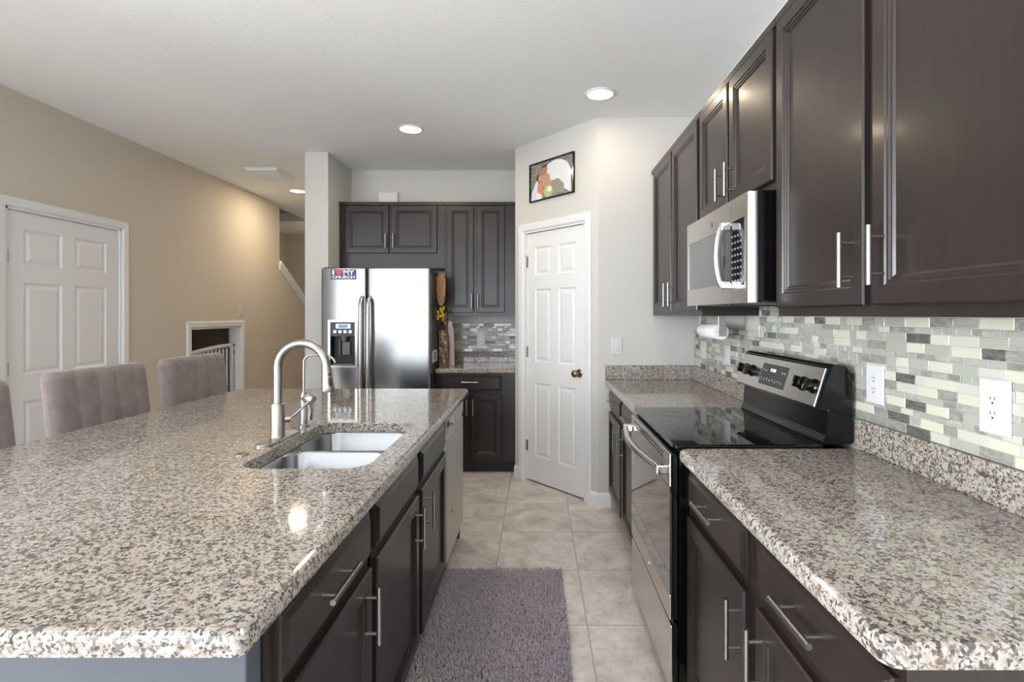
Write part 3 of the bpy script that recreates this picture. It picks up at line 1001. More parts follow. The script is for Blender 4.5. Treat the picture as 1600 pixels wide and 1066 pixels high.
# oven door
dx0, dx1 = 0.462, 0.493
fo = face_nx(dx1)
b = MB()
b.box(dx0 + 0.009, dx1, RY0 + 0.004, RY1 - 0.004, 0.302, 0.882, 0.004, 1)
d = b.done('oven_door', M_BLACK, root)
b = MB(); b.box(dx0, dx0 + 0.0088, RY0 + 0.005, RY1 - 0.005, 0.303, 0.392, 0.004, 2); b.done('bottom_rail', M_STEEL, d)
b = MB(); b.box(dx0, dx0 + 0.0088, RY0 + 0.005, RY1 - 0.005, 0.765, 0.881, 0.004, 2); b.done('top_rail', M_STEEL, d)
b = MB(); b.box(dx0 + 0.001, dx0 + 0.0088, RY0 + 0.005, RY1 - 0.005, 0.3925, 0.7645); b.done('door_glass', M_OVGLASS, d)
b = MB()
for k in range(12):
    y = RY0 + 0.10 + k * 0.048
    b.box(dx0 - 0.0006, dx0 + 0.004, y, y + 0.038, 0.846, 0.852)
    b.box(dx0 - 0.0006, dx0 + 0.004, y, y + 0.038, 0.860, 0.866)
b.done('vent_slots', M_DARKIN, d)
b = MB()
pts = []
for k in range(25):
    t = k / 24.0
    y = RY0 + 0.035 + t * (RY1 - RY0 - 0.07)
    pts.append((dx0 - 0.030 - 0.034 * math.sin(math.pi * t), y, 0.822))
b.tube(pts, 0.0125, 16, flat=(1.0, 1.15))
hb = b.done('handle', M_STEEL, d)
for y in (RY0 + 0.035, RY1 - 0.035):
    b = MB(); b.box(dx0 - 0.043, dx0 + 0.001, y - 0.017, y + 0.017, 0.805, 0.839, 0.006, 2); b.done('handle_mount', M_CHROME, hb)
b = MB(); b.lathe([(0.012, 0), (0.012, 0.0012), (0.010, 0.002)], (dx0 - 0.0002, 2.20, 0.345), (-1, 0, 0), 20); b.done('badge', M_CHROME, d)
b = MB()
b.box(dx0 + 0.013, dx1, RY0 + 0.004, RY1 - 0.004, 0.055, 0.292, 0.003, 1)
d = b.done('storage_drawer', M_BLACK, root)
b = MB(); b.box(dx0 + 0.003, dx0 + 0.0128, RY0 + 0.005, RY1 - 0.005, 0.056, 0.284, 0.004, 2); b.done('drawer_front', M_STEEL, d)
# backguard: profile in x,z
gp = [(0.992, 0.915), (0.998, 0.930), (1.006, 0.940), (1.012, 1.030), (0.972, 1.036), (1.018, 1.182), (1.030, 1.192), (1.075, 1.188), (1.098, 1.140), (1.098, 0.915)]
b = MB()
b.prism(gp, lambda x, z: Vector((x, RY0 + 0.002, z)), lambda x, z: Vector((x, RY1 - 0.002, z)))
bmesh.ops.bevel(b.bm, geom=[e for e in b.bm.edges], offset=0.004, segments=2, affect='EDGES')
bg = b.done('backguard', M_BLACK, root)
pa, pb = Vector((0.972, 0, 1.036)), Vector((1.018, 0, 1.182))
pd = (pb - pa).normalized()
pn = Vector((-pd.z, 0, pd.x))
def fbg(u, v, n):
    q = pa + pd * v + pn * n
    return Vector((q.x, u, q.z))
b = MB(); b.panel(fbg, RY0 + 0.020, RY1 - 0.008, 0.006, 0.148, [(0, -0.002), (0, 0.002), (0.002, 0.0035)]); cp = b.done('control_panel', M_STEEL, bg)
b = MB(); b.panel(fbg, 2.12, 2.355, 0.030, 0.122, [(0, 0.002), (0, 0.0045), (0.002, 0.0055)]); ds = b.done('display', M_DGREY, cp)
b = MB()
for q in range(4):    # lit clock digits
    u = 2.268 - q * 0.013
    b.panel(fbg, u - 0.007, u, 0.091, 0.104, [(0, 0.005), (0, 0.0062)]) if q != 1 else b.panel(fbg, u - 0.006, u - 0.003, 0.090, 0.104, [(0, 0.005), (0, 0.0062)])
b.done('clock_digits', M_LED, ds)
b = MB()
for u, v in [(2.335 - k * 0.026, 0.056 - 0.004 * (k % 2)) for k in range(8)] + [(2.335, 0.094), (2.31, 0.092), (2.16, 0.094), (2.14, 0.094)]:
    b.panel(fbg, u - 0.005, u + 0.005, v - 0.004, v + 0.004, [(0, 0.005), (0, 0.0059)])
b.done('touch_key_markings', M_MARK, ds)
for u in (1.908, 1.985, 2.45, 2.525):
    c = fbg(u, 0.076, 0.003); ax = pn
    b = MB()
    b.lathe([(0.027, 0), (0.027, 0.006), (0.022, 0.010), (0.0205, 0.026), (0.017, 0.029), (0.001, 0.030)], c, ax, 30)
    grip = []
    tq = Vector((0, 1, 0)); 
    up = ax.cross(tq).normalized()
    for h in (0.026, 0.040):
        grip.append([c + ax * h + tq * sx * 0.0065 + up * sy * 0.021 for sx, sy in ((-1, -1), (1, -1), (1, 1), (-1, 1))])
    b.rings(grip, True, True)
    kb = b.done('knob', M_BLACK, cp)
    b = MB()
    b.rings([[c + ax * h + tq * sx * 0.0012 + up * sy for sx, sy in ((-1, 0.002), (1, 0.002), (1, 0.020), (-1, 0.020))] for h in (0.0395, 0.0408)])
    b.done('pointer_mark', M_MARK, kb)

# ------------------------------------------------------------------ microwave
MZ0, MZ1 = 1.408, 1.795
MX = 0.735
MY0, MY1 = 1.852, 2.604
root = thing('microwave', 'stainless over-the-range microwave hanging between the wall cabinets', 'microwave', (0.92, 2.2, MZ0))
b = MB(); b.box(MX + 0.030, XR - 0.012, MY0 + 0.003, MY1 - 0.003, MZ0 + 0.004, MZ1 + 0.004, 0.004, 2)
b.box(MX + 0.10, MX + 0.102, MY0 + 0.0022, MY0 + 0.005, MZ0 + 0.02, MZ1 - 0.02)
b.done('case', M_BLACK, root)
MS = 2.012    # seam between door and control side
b = MB()
fm = face_nx(MX + 0.030)
WZ0, WZ1 = MZ0 + 0.075, MZ1 - 0.095
def pane(u0, u1, v0, v1):
    b.rings([[fm(u0, v0, 0), fm(u1, v0, 0), fm(u1, v1, 0), fm(u0, v1, 0)], [fm(u0, v0, 0.030), fm(u1, v0, 0.030), fm(u1, v1, 0.030), fm(u0, v1, 0.030)]])
u0, u1 = MS + 0.001, MY1
pane(u0, u1, MZ0, WZ0); pane(u0, u1, WZ1, MZ1); pane(u1 - 0.022, u1, WZ0, WZ1)
d = b.done('door', M_STEEL, root)
b = MB(); b.panel(fm, u0, u1 - 0.0225, WZ0 + 0.0005, WZ1 - 0.0005, [(0, 0), (0, 0.0275)]); 
b.done('door_window', M_MWGLASS, d)
b = MB(); b.panel(fm, u0 + 0.001, u0 + 0.105, WZ0 + 0.001, WZ1 - 0.001, [(0, 0.0276), (0, 0.0282)]); b.done('glass_border', M_BGLASS, d)
b = MB(); b.lathe([(0.012, 0), (0.012, 0.0012), (0.010, 0.002)], (MX - 0.0002, 2.235, MZ1 - 0.052), (-1, 0, 0), 20); b.done('badge', M_NICKEL, d)
# bowed handle with a D outline
b = MB()
pts = []
for k in range(21):
    t = k / 20.0
    z = MZ0 + 0.066 + t * 0.228
    pts.append((MX - 0.030 - 0.020 * math.sin(math.pi * t) ** 0.7, MS + 0.012, z))
b.tube(pts, 0.013, 14, flat=(1.15, 0.75))
hb = b.done('handle', M_NICKEL, d)
for z in (MZ0 + 0.070, MZ0 + 0.290):
    b = MB(); b.box(MX - 0.038, MX + 0.001, MS + 0.001, MS + 0.030, z - 0.016, z + 0.016, 0.005, 2); b.done('handle_mount', M_CHROME, hb)
# control side with a rounded stainless edge
b = MB()
prof = [(MS - 0.001, 0.0), (MS - 0.001, 0.030), (MY0 + 0.022, 0.030), (MY0 + 0.010, 0.027), (MY0 + 0.002, 0.018), (MY0, 0.006), (MY0, 0.0)]
b.prism(prof, lambda u, n: fm(u, MZ0, n), lambda u, n: fm(u, MZ1, n))
cs = b.done('control_side', M_STEEL, root)
b = MB(); b.panel(fm, MY0 + 0.040, MS - 0.003, WZ0 - 0.012, WZ1 + 0.012, [(0, 0.0295), (0, 0.0312)]); kp = b.done('keypad', M_BGLASS, cs)
b = MB()
for r in range(8):
    for q in range(4):
        u = MY0 + 0.058 + q * 0.028; v = WZ0 + 0.004 + r * 0.0235
        b.panel(fm, u, u + 0.014, v, v + 0.007, [(0, 0.0310), (0, 0.0316)])
b.done('key_prints', mat('key_print_grey', lin(120, 128, 135), 0.4), kp)
b = MB()
b.panel(lambda u, v, n: Vector((u, v, MZ0 + 0.004 - n)), MX + 0.06, XR - 0.05, MY0 + 0.03, MY1 - 0.03, [(0, -0.001), (0, 0.004), (0.006, 0.006)])
b.done('vent_filter', steel('filter_steel', lin(150, 138, 128), 0.4), root)
b = MB()
b.box(MX + 0.05, XR - 0.06, MY0 + 0.33, MY0 + 0.42, MZ0 - 0.008, MZ0 + 0.001, 0.002, 1)
b.done('light_cover', M_DGREY, root)

# ------------------------------------------------------------------ fridge
FY = 4.40
FX0, FX1 = -1.772, -0.872
FZ = 1.745
root = thing('refrigerator', 'stainless side-by-side refrigerator with ice dispenser in the corner by the wing wall', 'refrigerator', (-1.32, 4.75, 0))
b = MB(); b.box(FX0 + 0.006, FX1 - 0.004, FY + 0.075, 5.14, 0.02, FZ - 0.01, 0.004, 2)
b.box(FX0 + 0.03, FX1 - 0.03, FY + 0.10, 5.10, 0, 0.02)
b.box(FX0 + 0.01, FX0 + 0.12, FY + 0.02, FY + 0.16, FZ - 0.01, FZ + 0.012, 0.004, 1)
b.box(FX1 - 0.12, FX1 - 0.01, FY + 0.02, FY + 0.16, FZ - 0.01, FZ + 0.012, 0.004, 1)
b.done('cabinet_body', M_FSIDE, root)
FS = (572.5 - PX) / F * FY
# slightly bowed door fronts; freezer door has a hole for the dispenser
DXa, DXb = (516.0 - PX) / F * FY, (557.0 - PX) / F * FY
DZa, DZb = H - (572 - PY) * FY / F, H - (502 - PY) * FY / F
def bow(x, x0, x1):
    t = (x - x0) / (x1 - x0) * 2 - 1
    e = max(0.0, abs(t) - 0.965) / 0.035
    return 0.012 * (1 - t * t) - 0.012 * e * e
def fr_door(x0, x1, holes, z0=0.065, z1=FZ):
    b = MB()
    base = sorted({x0 + (x1 - x0) * k / 24 for k in range(25)} | {x0 + 0.003, x0 + 0.008, x1 - 0.003, x1 - 0.008} | {h for hh in holes for h in hh[:2]})
    zs = sorted({z0, z1} | {h for hh in holes for h in hh[2:]})
    fs = []
    for xa, xb in zip(base, base[1:]):
        for za, zb in zip(zs, zs[1:]):
            cx, cz = (xa + xb) / 2, (za + zb) / 2
            if any(h[0] < cx < h[1] and h[2] < cz < h[3] for h in holes):
                continue
            f = b.quad([(xa, FY - bow(xa, x0, x1), za), (xb, FY - bow(xb, x0, x1), za), (xb, FY - bow(xb, x0, x1), zb), (xa, FY - bow(xa, x0, x1), zb)])
            f.smooth = True
    ya = FY - bow(x0, x0, x1); yb = FY + 0.070
    b.quad([(x0, ya, z0), (x0, ya, z1), (x0, yb, z1), (x0, yb, z0)])
    b.quad([(x1, ya, z0), (x1, yb, z0), (x1, yb, z1), (x1, ya, z1)])
    for z in (z0, z1):
        for xa, xb in zip(base, base[1:]):
            b.quad([(xa, FY - bow(xa, x0, x1), z), (xb, FY - bow(xb, x0, x1), z), (xb, yb, z), (xa, yb, z)])
    b.quad([(x0, yb, z0), (x0, yb, z1), (x1, yb, z1), (x1, yb, z0)])
    bmesh.ops.remove_doubles(b.bm, verts=b.bm.verts, dist=1e-6)
    bmesh.ops.recalc_face_normals(b.bm, faces=b.bm.faces)
    # every front face must look towards the camera
    for f in b.bm.faces:
        if f.smooth and f.normal.y > 0:
            f.normal_flip()
    return b
fd = fr_door(FX0, FS - 0.003, [(DXa, DXb, DZa, DZb)]).done('freezer_door', M_FRIDGE, root)
rd = fr_door(FS + 0.003, FX1, []).done('fridge_door', M_FRIDGE, root)
for dr, x in ((fd, FS - 0.030), (rd, FS + 0.030)):
    b = MB()
    pts = [(x, FY - 0.004, 0.60), (x, FY - 0.045, 0.63)] + [(x, FY - 0.058 - 0.010 * math.sin(math.pi * k / 16), 0.66 + (1.46 - 0.66) * k / 16) for k in range(17)] + [(x, FY - 0.045, 1.485), (x, FY - 0.004, 1.51)]
    b.tube(pts, 0.0155, 14, flat=(1.0, 1.0))
    b.done('handle', M_STEEL, dr)
b = MB(); b.lathe([(0.011, 0), (0.011, 0.0015), (0.009, 0.0025)], ((651 - PX) / F * FY, FY - 0.0075, H + (492 - 433) * FY / F), (0, -1, 0), 20); b.done('badge', M_CHROME, rd)
# dispenser
b = MB()
g = 0.0
yf = FY - 0.014
def ring_xz(x0, x1, z0, z1, y):
    return [Vector((x0, y, z0)), Vector((x1, y, z0)), Vector((x1, y, z1)), Vector((x0, y, z1))]
b.rings([ring_xz(DXa - 0.014, DXb + 0.014, DZa - 0.014, DZb + 0.012, yf + 0.012), ring_xz(DXa - 0.012, DXb + 0.012, DZa - 0.012, DZb + 0.010, yf - 0.004), ring_xz(DXa + 0.006, DXb - 0.006, DZa + 0.006, DZb - 0.006, yf - 0.004), ring_xz(DXa + 0.008, DXb - 0.008, DZa + 0.008, DZb - 0.008, yf + 0.016)], False, False)
dsp = b.done('dispenser', M_STEEL, fd)
b = MB()
xm = DZb - 0.125
b.rings([ring_xz(DXa + 0.008, DXb - 0.008, DZa + 0.008, xm, yf + 0.014), ring_xz(DXa + 0.012, DXb - 0.012, DZa + 0.02, xm, yf + 0.075)], False, True)
b.done('recess', M_DARKIN, dsp)
b = MB()
b.box(DXa + 0.008, DXb - 0.008, yf + 0.004, yf + 0.06, xm, DZb - 0.008)
b.done('control_face', M_DGREY, dsp)
b = MB()
b.box(DXa + 0.05, DXb - 0.045, yf + 0.0005, yf + 0.0045, DZb - 0.060, DZb - 0.022)
b.done('control_bezel', mat('bezel_silver', lin(165, 172, 178), 0.3, metal=0.6), dsp)
b = MB(); b.box(DXa + 0.072, DXb - 0.068, yf - 0.0008, yf + 0.001, DZb - 0.055, DZb - 0.028); b.done('display', M_LCD, dsp)
b = MB()
for k in range(4):
    b.box(DXa + 0.03 + k * 0.042, DXa + 0.055 + k * 0.042, yf + 0.0012, yf + 0.0045, DZb - 0.098, DZb - 0.074, 0.001, 1)
b.done('buttons', mat('button_silver', lin(190, 196, 202), 0.25, metal=0.7), dsp)
b = MB()
b.tube([((DXa + DXb) / 2, yf + 0.035, xm + 0.001), ((DXa + DXb) / 2, yf + 0.035, xm - 0.02), ((DXa + DXb) / 2, yf + 0.038, xm - 0.045)], [0.030, 0.026, 0.016], 16)
b.box(DXa + 0.085, DXb - 0.065, yf + 0.050, yf + 0.056, xm - 0.155, xm - 0.05, 0.003, 1)
b.box(DXa + 0.060, DXa + 0.070, yf + 0.045, yf + 0.052, xm - 0.165, xm - 0.03, 0.002, 1)
b.box(DXa + 0.02, DXb - 0.02, yf + 0.012, yf + 0.07, DZa + 0.009, DZa + 0.018)
b.done('paddle', mat('dispenser_grey', lin(110, 113, 114), 0.25), dsp)

# sticker on the freezer door
SXa, SXb = (517.5 - PX) / F * (FY - 0.008), (556.5 - PX) / F * (FY - 0.008)
SZa, SZb = H - (437 - PY) * FY / F, H - (421 - PY) * FY / F
ys = FY - 0.0150
st = MB(); st.box(SXa, SXb, ys, FY - 0.0121, SZa, SZb)
sticker = st.done('magnet', mat('sticker_navy', lin(52, 48, 112), 0.4), None, ((SXa + SXb) / 2, ys, SZa))
tag(sticker, 'navy I heart MY CHURCH magnet at the top left of the fridge', 'magnet')
def text_mesh(body, h, x, z, y, width, m, parent, name='lettering', bold=0.0):
    cu = bpy.data.curves.new('lettering', 'FONT')
    cu.body = body
    cu.size = 1.0
    cu.offset = bold
    cu.extrude = 0.0
    o = bpy.data.objects.new('lettering_tmp', cu)
    COL.objects.link(o)
    dg = bpy.context.evaluated_depsgraph_get()
    me = bpy.data.meshes.new_from_object(o.evaluated_get(dg))
    bpy.data.objects.remove(o, do_unlink=True)
    xs = [v.co.x for v in me.vertices]; yv = [v.co.y for v in me.vertices]
    sx = width / (max(xs) - min(xs)); sz = h / (max(yv) - min(yv))
    x0, z0 = min(xs), min(yv)
    base = BASE[parent.name]
    for v in me.vertices:
        v.co = Vector((x + (v.co.x - x0) * sx, y, z + (v.co.y - z0) * sz)) - base
    me.materials.append(m)
    o = bpy.data.objects.new(name, me)
    COL.objects.link(o)
    o.parent = parent
    BASE[o.name] = base
    return o
M_WHT = mat('print_white', lin(244, 244, 246), 0.5)
sw = SXb - SXa; sh = SZb - SZa
text_mesh('I', sh * 0.46, SXa + sw * 0.06, SZa + sh * 0.46, ys - 0.0006, sw * 0.07, M_WHT, sticker, bold=0.03)
text_mesh('MY', sh * 0.46, SXa + sw * 0.50, SZa + sh * 0.46, ys - 0.0006, sw * 0.44, M_WHT, sticker, bold=0.03)
text_mesh('CHURCH', sh * 0.27, SXa + sw * 0.05, SZa + sh * 0.10, ys - 0.0006, sw * 0.90, M_WHT, sticker, bold=0.03)
b = MB()
hc = Vector((SXa + sw * 0.32, ys - 0.0008, SZa + sh * 0.70))
hp = []
for k in range(40):
    t = 2 * math.pi * k / 40
    hp.append(hc + Vector((16 * math.sin(t) ** 3, 0, 13 * math.cos(t) - 5 * math.cos(2 * t) - 2 * math.cos(3 * t) - math.cos(4 * t))) * (sw * 0.150 / 16))
b.rings([hp, [p + Vector((0, 0.0006, 0)) for p in hp]])
b.done('heart', mat('print_red', lin(214, 70, 70), 0.45), sticker)

# things hanging on the fridge's side
XF = FX1 - 0.004
def wood_sign_mat():
    m = mat('sign_tan_wood', lin(176, 142, 100), 0.6)
    t = NT(m)
    n = t.noise(t.scaled(t.pos(), (30, 30, 120)), 2.0, 3)
    t.l(t.ramp(n.outputs[0], [(0.42, lin(120, 88, 60)), (0.55, lin(188, 156, 112))]), t.p.inputs['Base Color'])
    return m
b = MB()
prof = []
zt, zb = H - (427 - PY) * 4.62 / F, H - (478 - PY) * 4.62 / F
hh = zt - zb
pr = [(0.30, 0.0), (0.62, 0.10), (0.86, 0.28), (1.0, 0.52), (0.95, 0.75), (0.72, 0.92), (0.42, 1.0), (0.18, 0.95), (0.0, 0.90)]
right = [(0.052 * a, zb + hh * t) for a, t in pr]
poly = right + [(-x, z) for x, z in reversed(right[:-1])]
ca = Vector((0.80, -0.60, 0)).normalized(); cn = Vector((-0.60, -0.80, 0)).normalized()
cc = Vector((XF + 0.052, 4.62, 0))
b.prism(poly, lambda x, z: cc + ca * x + cn * 0.006 + Vector((0, 0, z)), lambda x, z: cc + ca * x - cn * 0.006 + Vector((0, 0, z)))
b.cyl(cc - ca * 0.012 + Vector((0, 0, zt - 0.05)) - cn * 0.006, (XF + 0.0005, 4.645, zt - 0.045), 0.004, 8)
b.cyl(cc - ca * 0.030 + Vector((0, 0, zb + hh * .5)) - cn * 0.004, (XF + 0.0005, 4.655, zb + hh * .5), 0.004, 8)
tag(b.done('wooden_sign', wood_sign_mat(), None, tuple(cc + Vector((0, 0, zb)))), 'tan surfboard-shaped wooden sign hanging on the side of the fridge', 'sign')
def flower_bunch(name, label, c, cols, n, spread):
    rg = random.Random(len(label))
    root = thing(name, label, 'decoration', c, 'flower bunches on the fridge side')
    c = Vector(c)
    bs = {k: MB() for k in cols}
    keys = list(cols)
    for i in range(n):
        k = keys[i % len(keys)]
        p = c + Vector((rg.random() * 0.06 + 0.014, (rg.random() - 0.5) * spread[0], (rg.random() - 0.5) * spread[1]))
        for q in range(5):
            a = 2 * math.pi * q / 5 + rg.random()
            tip = p + Vector((0.3 + rg.random() * 0.4, math.cos(a), math.sin(a))) * 0.017
            bs[k].tube([p, (p + tip) / 2 + Vector((0.003, 0, 0)), tip], [0.003, 0.0065, 0.002], 6)
    first = True
    for k in keys:
        bs[k].done('blossoms', cols[k], root)
    m = MB(); m.box(c.x, c.x + 0.016, c.y - spread[0] / 2, c.y + spread[0] / 2, c.z - spread[1] / 2, c.z + spread[1] / 2, 0.004, 1)
    m.cyl(c + Vector((0.008, 0, 0)), c + Vector((0.02, 0, 0)), 0.012, 10)
    m.done('backing', mat('leaf_green_dark', lin(62, 74, 54), 0.7), root)
M_YEL = mat('petal_yellow', lin(226, 190, 40), 0.6); M_NAV = mat('petal_navy', lin(58, 66, 92), 0.6); M_LAV = mat('petal_pale_blue', lin(172, 176, 196), 0.6)
M_ORG = mat('petal_orange', lin(214, 140, 60), 0.6); M_GRN = mat('leaf_green', lin(70, 96, 62), 0.6)
flower_bunch('flower_magnet', 'yellow flower magnet on the fridge side below the wooden sign', (XF + 0.0005, 4.62, H - (490 - PY) * 4.62 / F), {'y': M_YEL}, 18, (0.10, 0.10))
flower_bunch('flower_magnet', 'dark blue and white flower magnet with orange bits, right of the yellow flowers', (XF + 0.0005, 4.84, H - (494 - PY) * 4.84 / F), {'n': M_NAV, 'l': M_LAV, 'o': M_ORG, 'g': M_GRN}, 30, (0.12, 0.17))
# note held on the fridge side
b = MB()
ya_, yb_ = 4.42 + 0.08, 4.70
z0, z1 = H - (566 - PY) * 4.55 / F, H - (548 - PY) * 4.55 / F
b.box(XF + 0.0005, XF + 0.003, ya_, yb_, z0, z1)
nt = tag(b.done('paper_note', mat('note_paper', lin(232, 226, 226), 0.7), None, (XF, ya_, z0)), 'white paper note with a dark print low on the fridge side', 'note')
b = MB()
b.lathe([(0.030, 0), (0.030, 0.001)], (XF + 0.003, 4.60, z1 - 0.04), (1, 0, 0), 16)
b.lathe([(0.020, 0), (0.020, 0.001)], (XF + 0.003, 4.605, z1 - 0.07), (1, 0, 0), 12)
b.done('print', mat('note_print_dark', lin(70, 68, 84), 0.7), nt)
# tall slim decoration on the small counter beside the fridge
def strips():
    m = mat('pattern_brown_pink', lin(150, 110, 92), 0.6)
    t = NT(m)
    v = t.n('ShaderNodeTexVoronoi'); v.inputs['Scale'].default_value = 70
    t.l(t.scaled(t.pos(), (1, 1, 0.5)), v.inputs['Vector'])
    s = t.n('ShaderNodeSeparateColor'); t.l(v.outputs['Color'], s.inputs[0])
    t.l(t.ramp(s.outputs[0], [(0, lin(84, 62, 52)), (0.3, lin(132, 104, 88)), (0.5, lin(178, 156, 148)), (0.66, lin(140, 84, 66)), (0.76, lin(110, 88, 76)), (0.92, lin(176, 134, 92))], 'CONSTANT'), t.p.inputs['Base Color'])
    return m
b = MB()
yc = 4.80
b.rings([[Vector((XF + 0.012 + dx0_, yc - 0.05 + k, z)) for dx0_, k in ((0, 0), (w_, 0), (w_, 0.09), (0, 0.09))] for z, w_ in ((HT + 0.0005, 0.070), (HT + 0.14, 0.080), (HT + 0.27, 0.072), (HT + 0.325, 0.05))])
tag(b.done('patterned_plank', strips(), None, (XF + 0.05, yc, HT)), 'tall narrow brown patterned plank standing on the counter against the fridge', 'decoration')
b = MB()
b.rings([[Vector((XF + 0.075 + lx, yc + 0.062 + k, z)) for lx, k in ((0, 0), (w_, 0), (w_, 0.02), (0, 0.02))] for z, w_, lx in ((HT + 0.0005, 0.055, 0.0), (HT + 0.30, 0.050, 0.008), (HT + 0.40, 0.03, 0.03))])
tag(b.done('pink_paddle', mat('pale_pink_paint', lin(206, 184, 180), 0.6), None, (XF + 0.1, yc + 0.07, HT)), 'pale pink slim board standing behind the brown patterned plank', 'decoration')

# ------------------------------------------------------------------ plates, outlets, switches
def plate(name, fr, u, v, w, h, label, cat, style, group=None):
    b = MB(); b.panel(fr, u - w / 2, u + w / 2, v - h / 2, v + h / 2, [(0, 0.0004), (0, 0.004), (0.004, 0.0065)])
    o = tag(b.done(name, M_PLATE, None, tuple(fr(u, v, 0))), label, cat, group)
    n = 0.0065
    if style == 'outlet':
        b = MB(); b.panel(fr, u - 0.017, u + 0.017, v - 0.034, v + 0.034, [(0, n - 0.001), (0, n + 0.0015), (0.002, n + 0.002)]); rc = b.done('receptacle', M_PLATE, o)
        b = MB()
        for s in (-1, 1):
            for du in (-0.006, 0.006):
                b.panel(fr, u + du - 0.001, u + du + 0.001, v + s * 0.018 - 0.0005, v + s * 0.018 + 0.007, [(0, n + 0.0015), (0, n + 0.0024)])
            b.panel(fr, u - 0.0025, u + 0.0025, v + s * 0.018 - 0.011, v + s * 0.018 - 0.006, [(0, n + 0.0015), (0, n + 0.0024)])
        b.done('slots', M_SLOT, rc)
    elif style == 'rocker':
        b = MB(); b.panel(fr, u - 0.017, u + 0.017, v - 0.034, v + 0.034, [(0, n - 0.001), (0, n + 0.001), (0.003, n + 0.003)]); b.done('rocker', M_PLATE, o)
    elif style == 'toggle':
        b = MB(); b.panel(fr, u - 0.005, u + 0.005, v - 0.004, v + 0.014, [(0, n - 0.001), (0.001, n + 0.010)]); b.done('toggle', M_PLATE, o)
    return o
fw = face_nx(XR - 0.0088)
plate('wall_outlet', fw, 1.292, 1.142, 0.088, 0.135, 'white outlet plate on the mosaic tile, the larger one near the right edge', 'outlet', 'outlet', 'plates on the right tile wall')
plate('wall_outlet', fw, 1.748, 1.138, 0.088, 0.128, 'white outlet plate on the mosaic tile just right of the range control panel', 'outlet', 'outlet', 'plates on the right tile wall')
plate('wall_switch', fw, 3.10, 1.132, 0.088, 0.118, 'white switch plate on the mosaic tile just left of the range panel', 'switch', 'rocker', 'plates on the right tile wall')
plate('wall_switch', fw, 3.545, 1.132, 0.105, 0.118, 'white switch plate on the mosaic tile closest to the end wall corner', 'switch', 'rocker', 'plates on the right tile wall')
plate('wall_switch', face_ny(YE), 0.573, 1.142, 0.076, 0.122, 'white rocker switch plate on the wall right of the pantry door', 'switch', 'rocker')
plate('wall_switch', face_ny(YB - 0.0088), -0.542, 1.135, 0.074, 0.122, 'white plate on the mosaic tile of the back wall', 'switch', 'rocker')
plate('wall_switch', frl, 5.90, 1.41, 0.080, 0.125, 'white switch plate on the tan wall above the nook opening', 'switch', 'toggle')
b = MB(); b.box((592 - PX) / F * 5.16, (621.5 - PX) / F * 5.16, YB - 0.055, YB - 0.0005, 2.365, 2.545, 0.006, 2)
tag(b.done('chime_box', paint('box_offwhite', lin(226, 224, 216)), None, (-1.43, YB, 2.365)), 'off-white box on the back wall just above the fridge cabinet', 'box')

# ------------------------------------------------------------------ paper towel holder and clear hook
root = thing('paper_towel_holder', 'metal paper towel holder screwed under the wall cabinet beside the microwave', 'holder', (0.98, 2.9, UB))
px_, pz_ = 0.965, UB - 0.085
b = MB()
b.box(px_ - 0.02, px_ + 0.02, 2.775, 2.781, pz_ - 0.022, UB - 0.0005, 0.002, 1); b.box(px_ - 0.02, px_ + 0.02, 3.085, 3.091, pz_ - 0.022, UB - 0.0005, 0.002, 1)
b.box(px_ - 0.02, px_ + 0.02, 2.775, 3.091, UB - 0.004, UB - 0.0005)
b.done('bracket', M_NICKEL, root)
b = MB(); b.cyl((px_, 2.768, pz_), (px_, 3.09, pz_), 0.010, 16); b.done('rod', M_NICKEL, root)
b = MB()
b.lathe([(0.019, 0.0), (0.040, 0.0), (0.042, 0.004), (0.042, 0.280), (0.040, 0.284), (0.019, 0.284), (0.019, 0.0)], (px_, 2.790, pz_), (0, 1, 0), 32, False, False)
tag(b.done('paper_towel_roll', M_PAPER, None, (px_, 2.79, pz_)), 'white paper towel roll on the holder under the wall cabinet', 'paper towel')
b = MB()
b.box(XR - 0.016, XR - 0.0092, 2.425, 2.452, 1.285, 1.355, 0.003, 2)
b.tube([(XR - 0.016, 2.4385, 1.30), (XR - 0.030, 2.4385, 1.292), (XR - 0.034, 2.4385, 1.305), (XR - 0.032, 2.4385, 1.318)], 0.006, 10)
tag(b.done('plastic_hook', M_CLEAR, None, (XR - 0.01, 2.44, 1.285)), 'small clear plastic hook stuck on the tile under the microwave', 'hook')

# ------------------------------------------------------------------ framed wedding picture above the pantry door
def u_p(px): return u_of_px(px)
pu0, pu1 = u_p(829.5), u_p(898.5)
def z_at(px, py):
    u = u_of_px(px); q = fr(u, 0, 0)
    return H - (py - PY) * q.y / F
pz0 = (z_at(829.5, 318) + z_at(898.5, 301)) / 2; pz1 = (z_at(829.5, 258) + z_at(898.5, 237.5)) / 2
root = thing('picture_frame', 'thin black framed wedding photograph hanging above the pantry door', 'picture', tuple(fr((pu0 + pu1) / 2, pz0, 0)))
b = MB()
fwid = 0.010
for a0, a1, c0, c1 in ((pu0, pu1, pz0, pz0 + fwid), (pu0, pu1, pz1 - fwid, pz1), (pu0, pu0 + fwid, pz0 + fwid, pz1 - fwid), (pu1 - fwid, pu1, pz0 + fwid, pz1 - fwid)):
    b.rings([[fr(a0, c0, n), fr(a1, c0, n), fr(a1, c1, n), fr(a0, c1, n)] for n in (0.0005, 0.018)])
b.done('frame', M_BLACK, root)
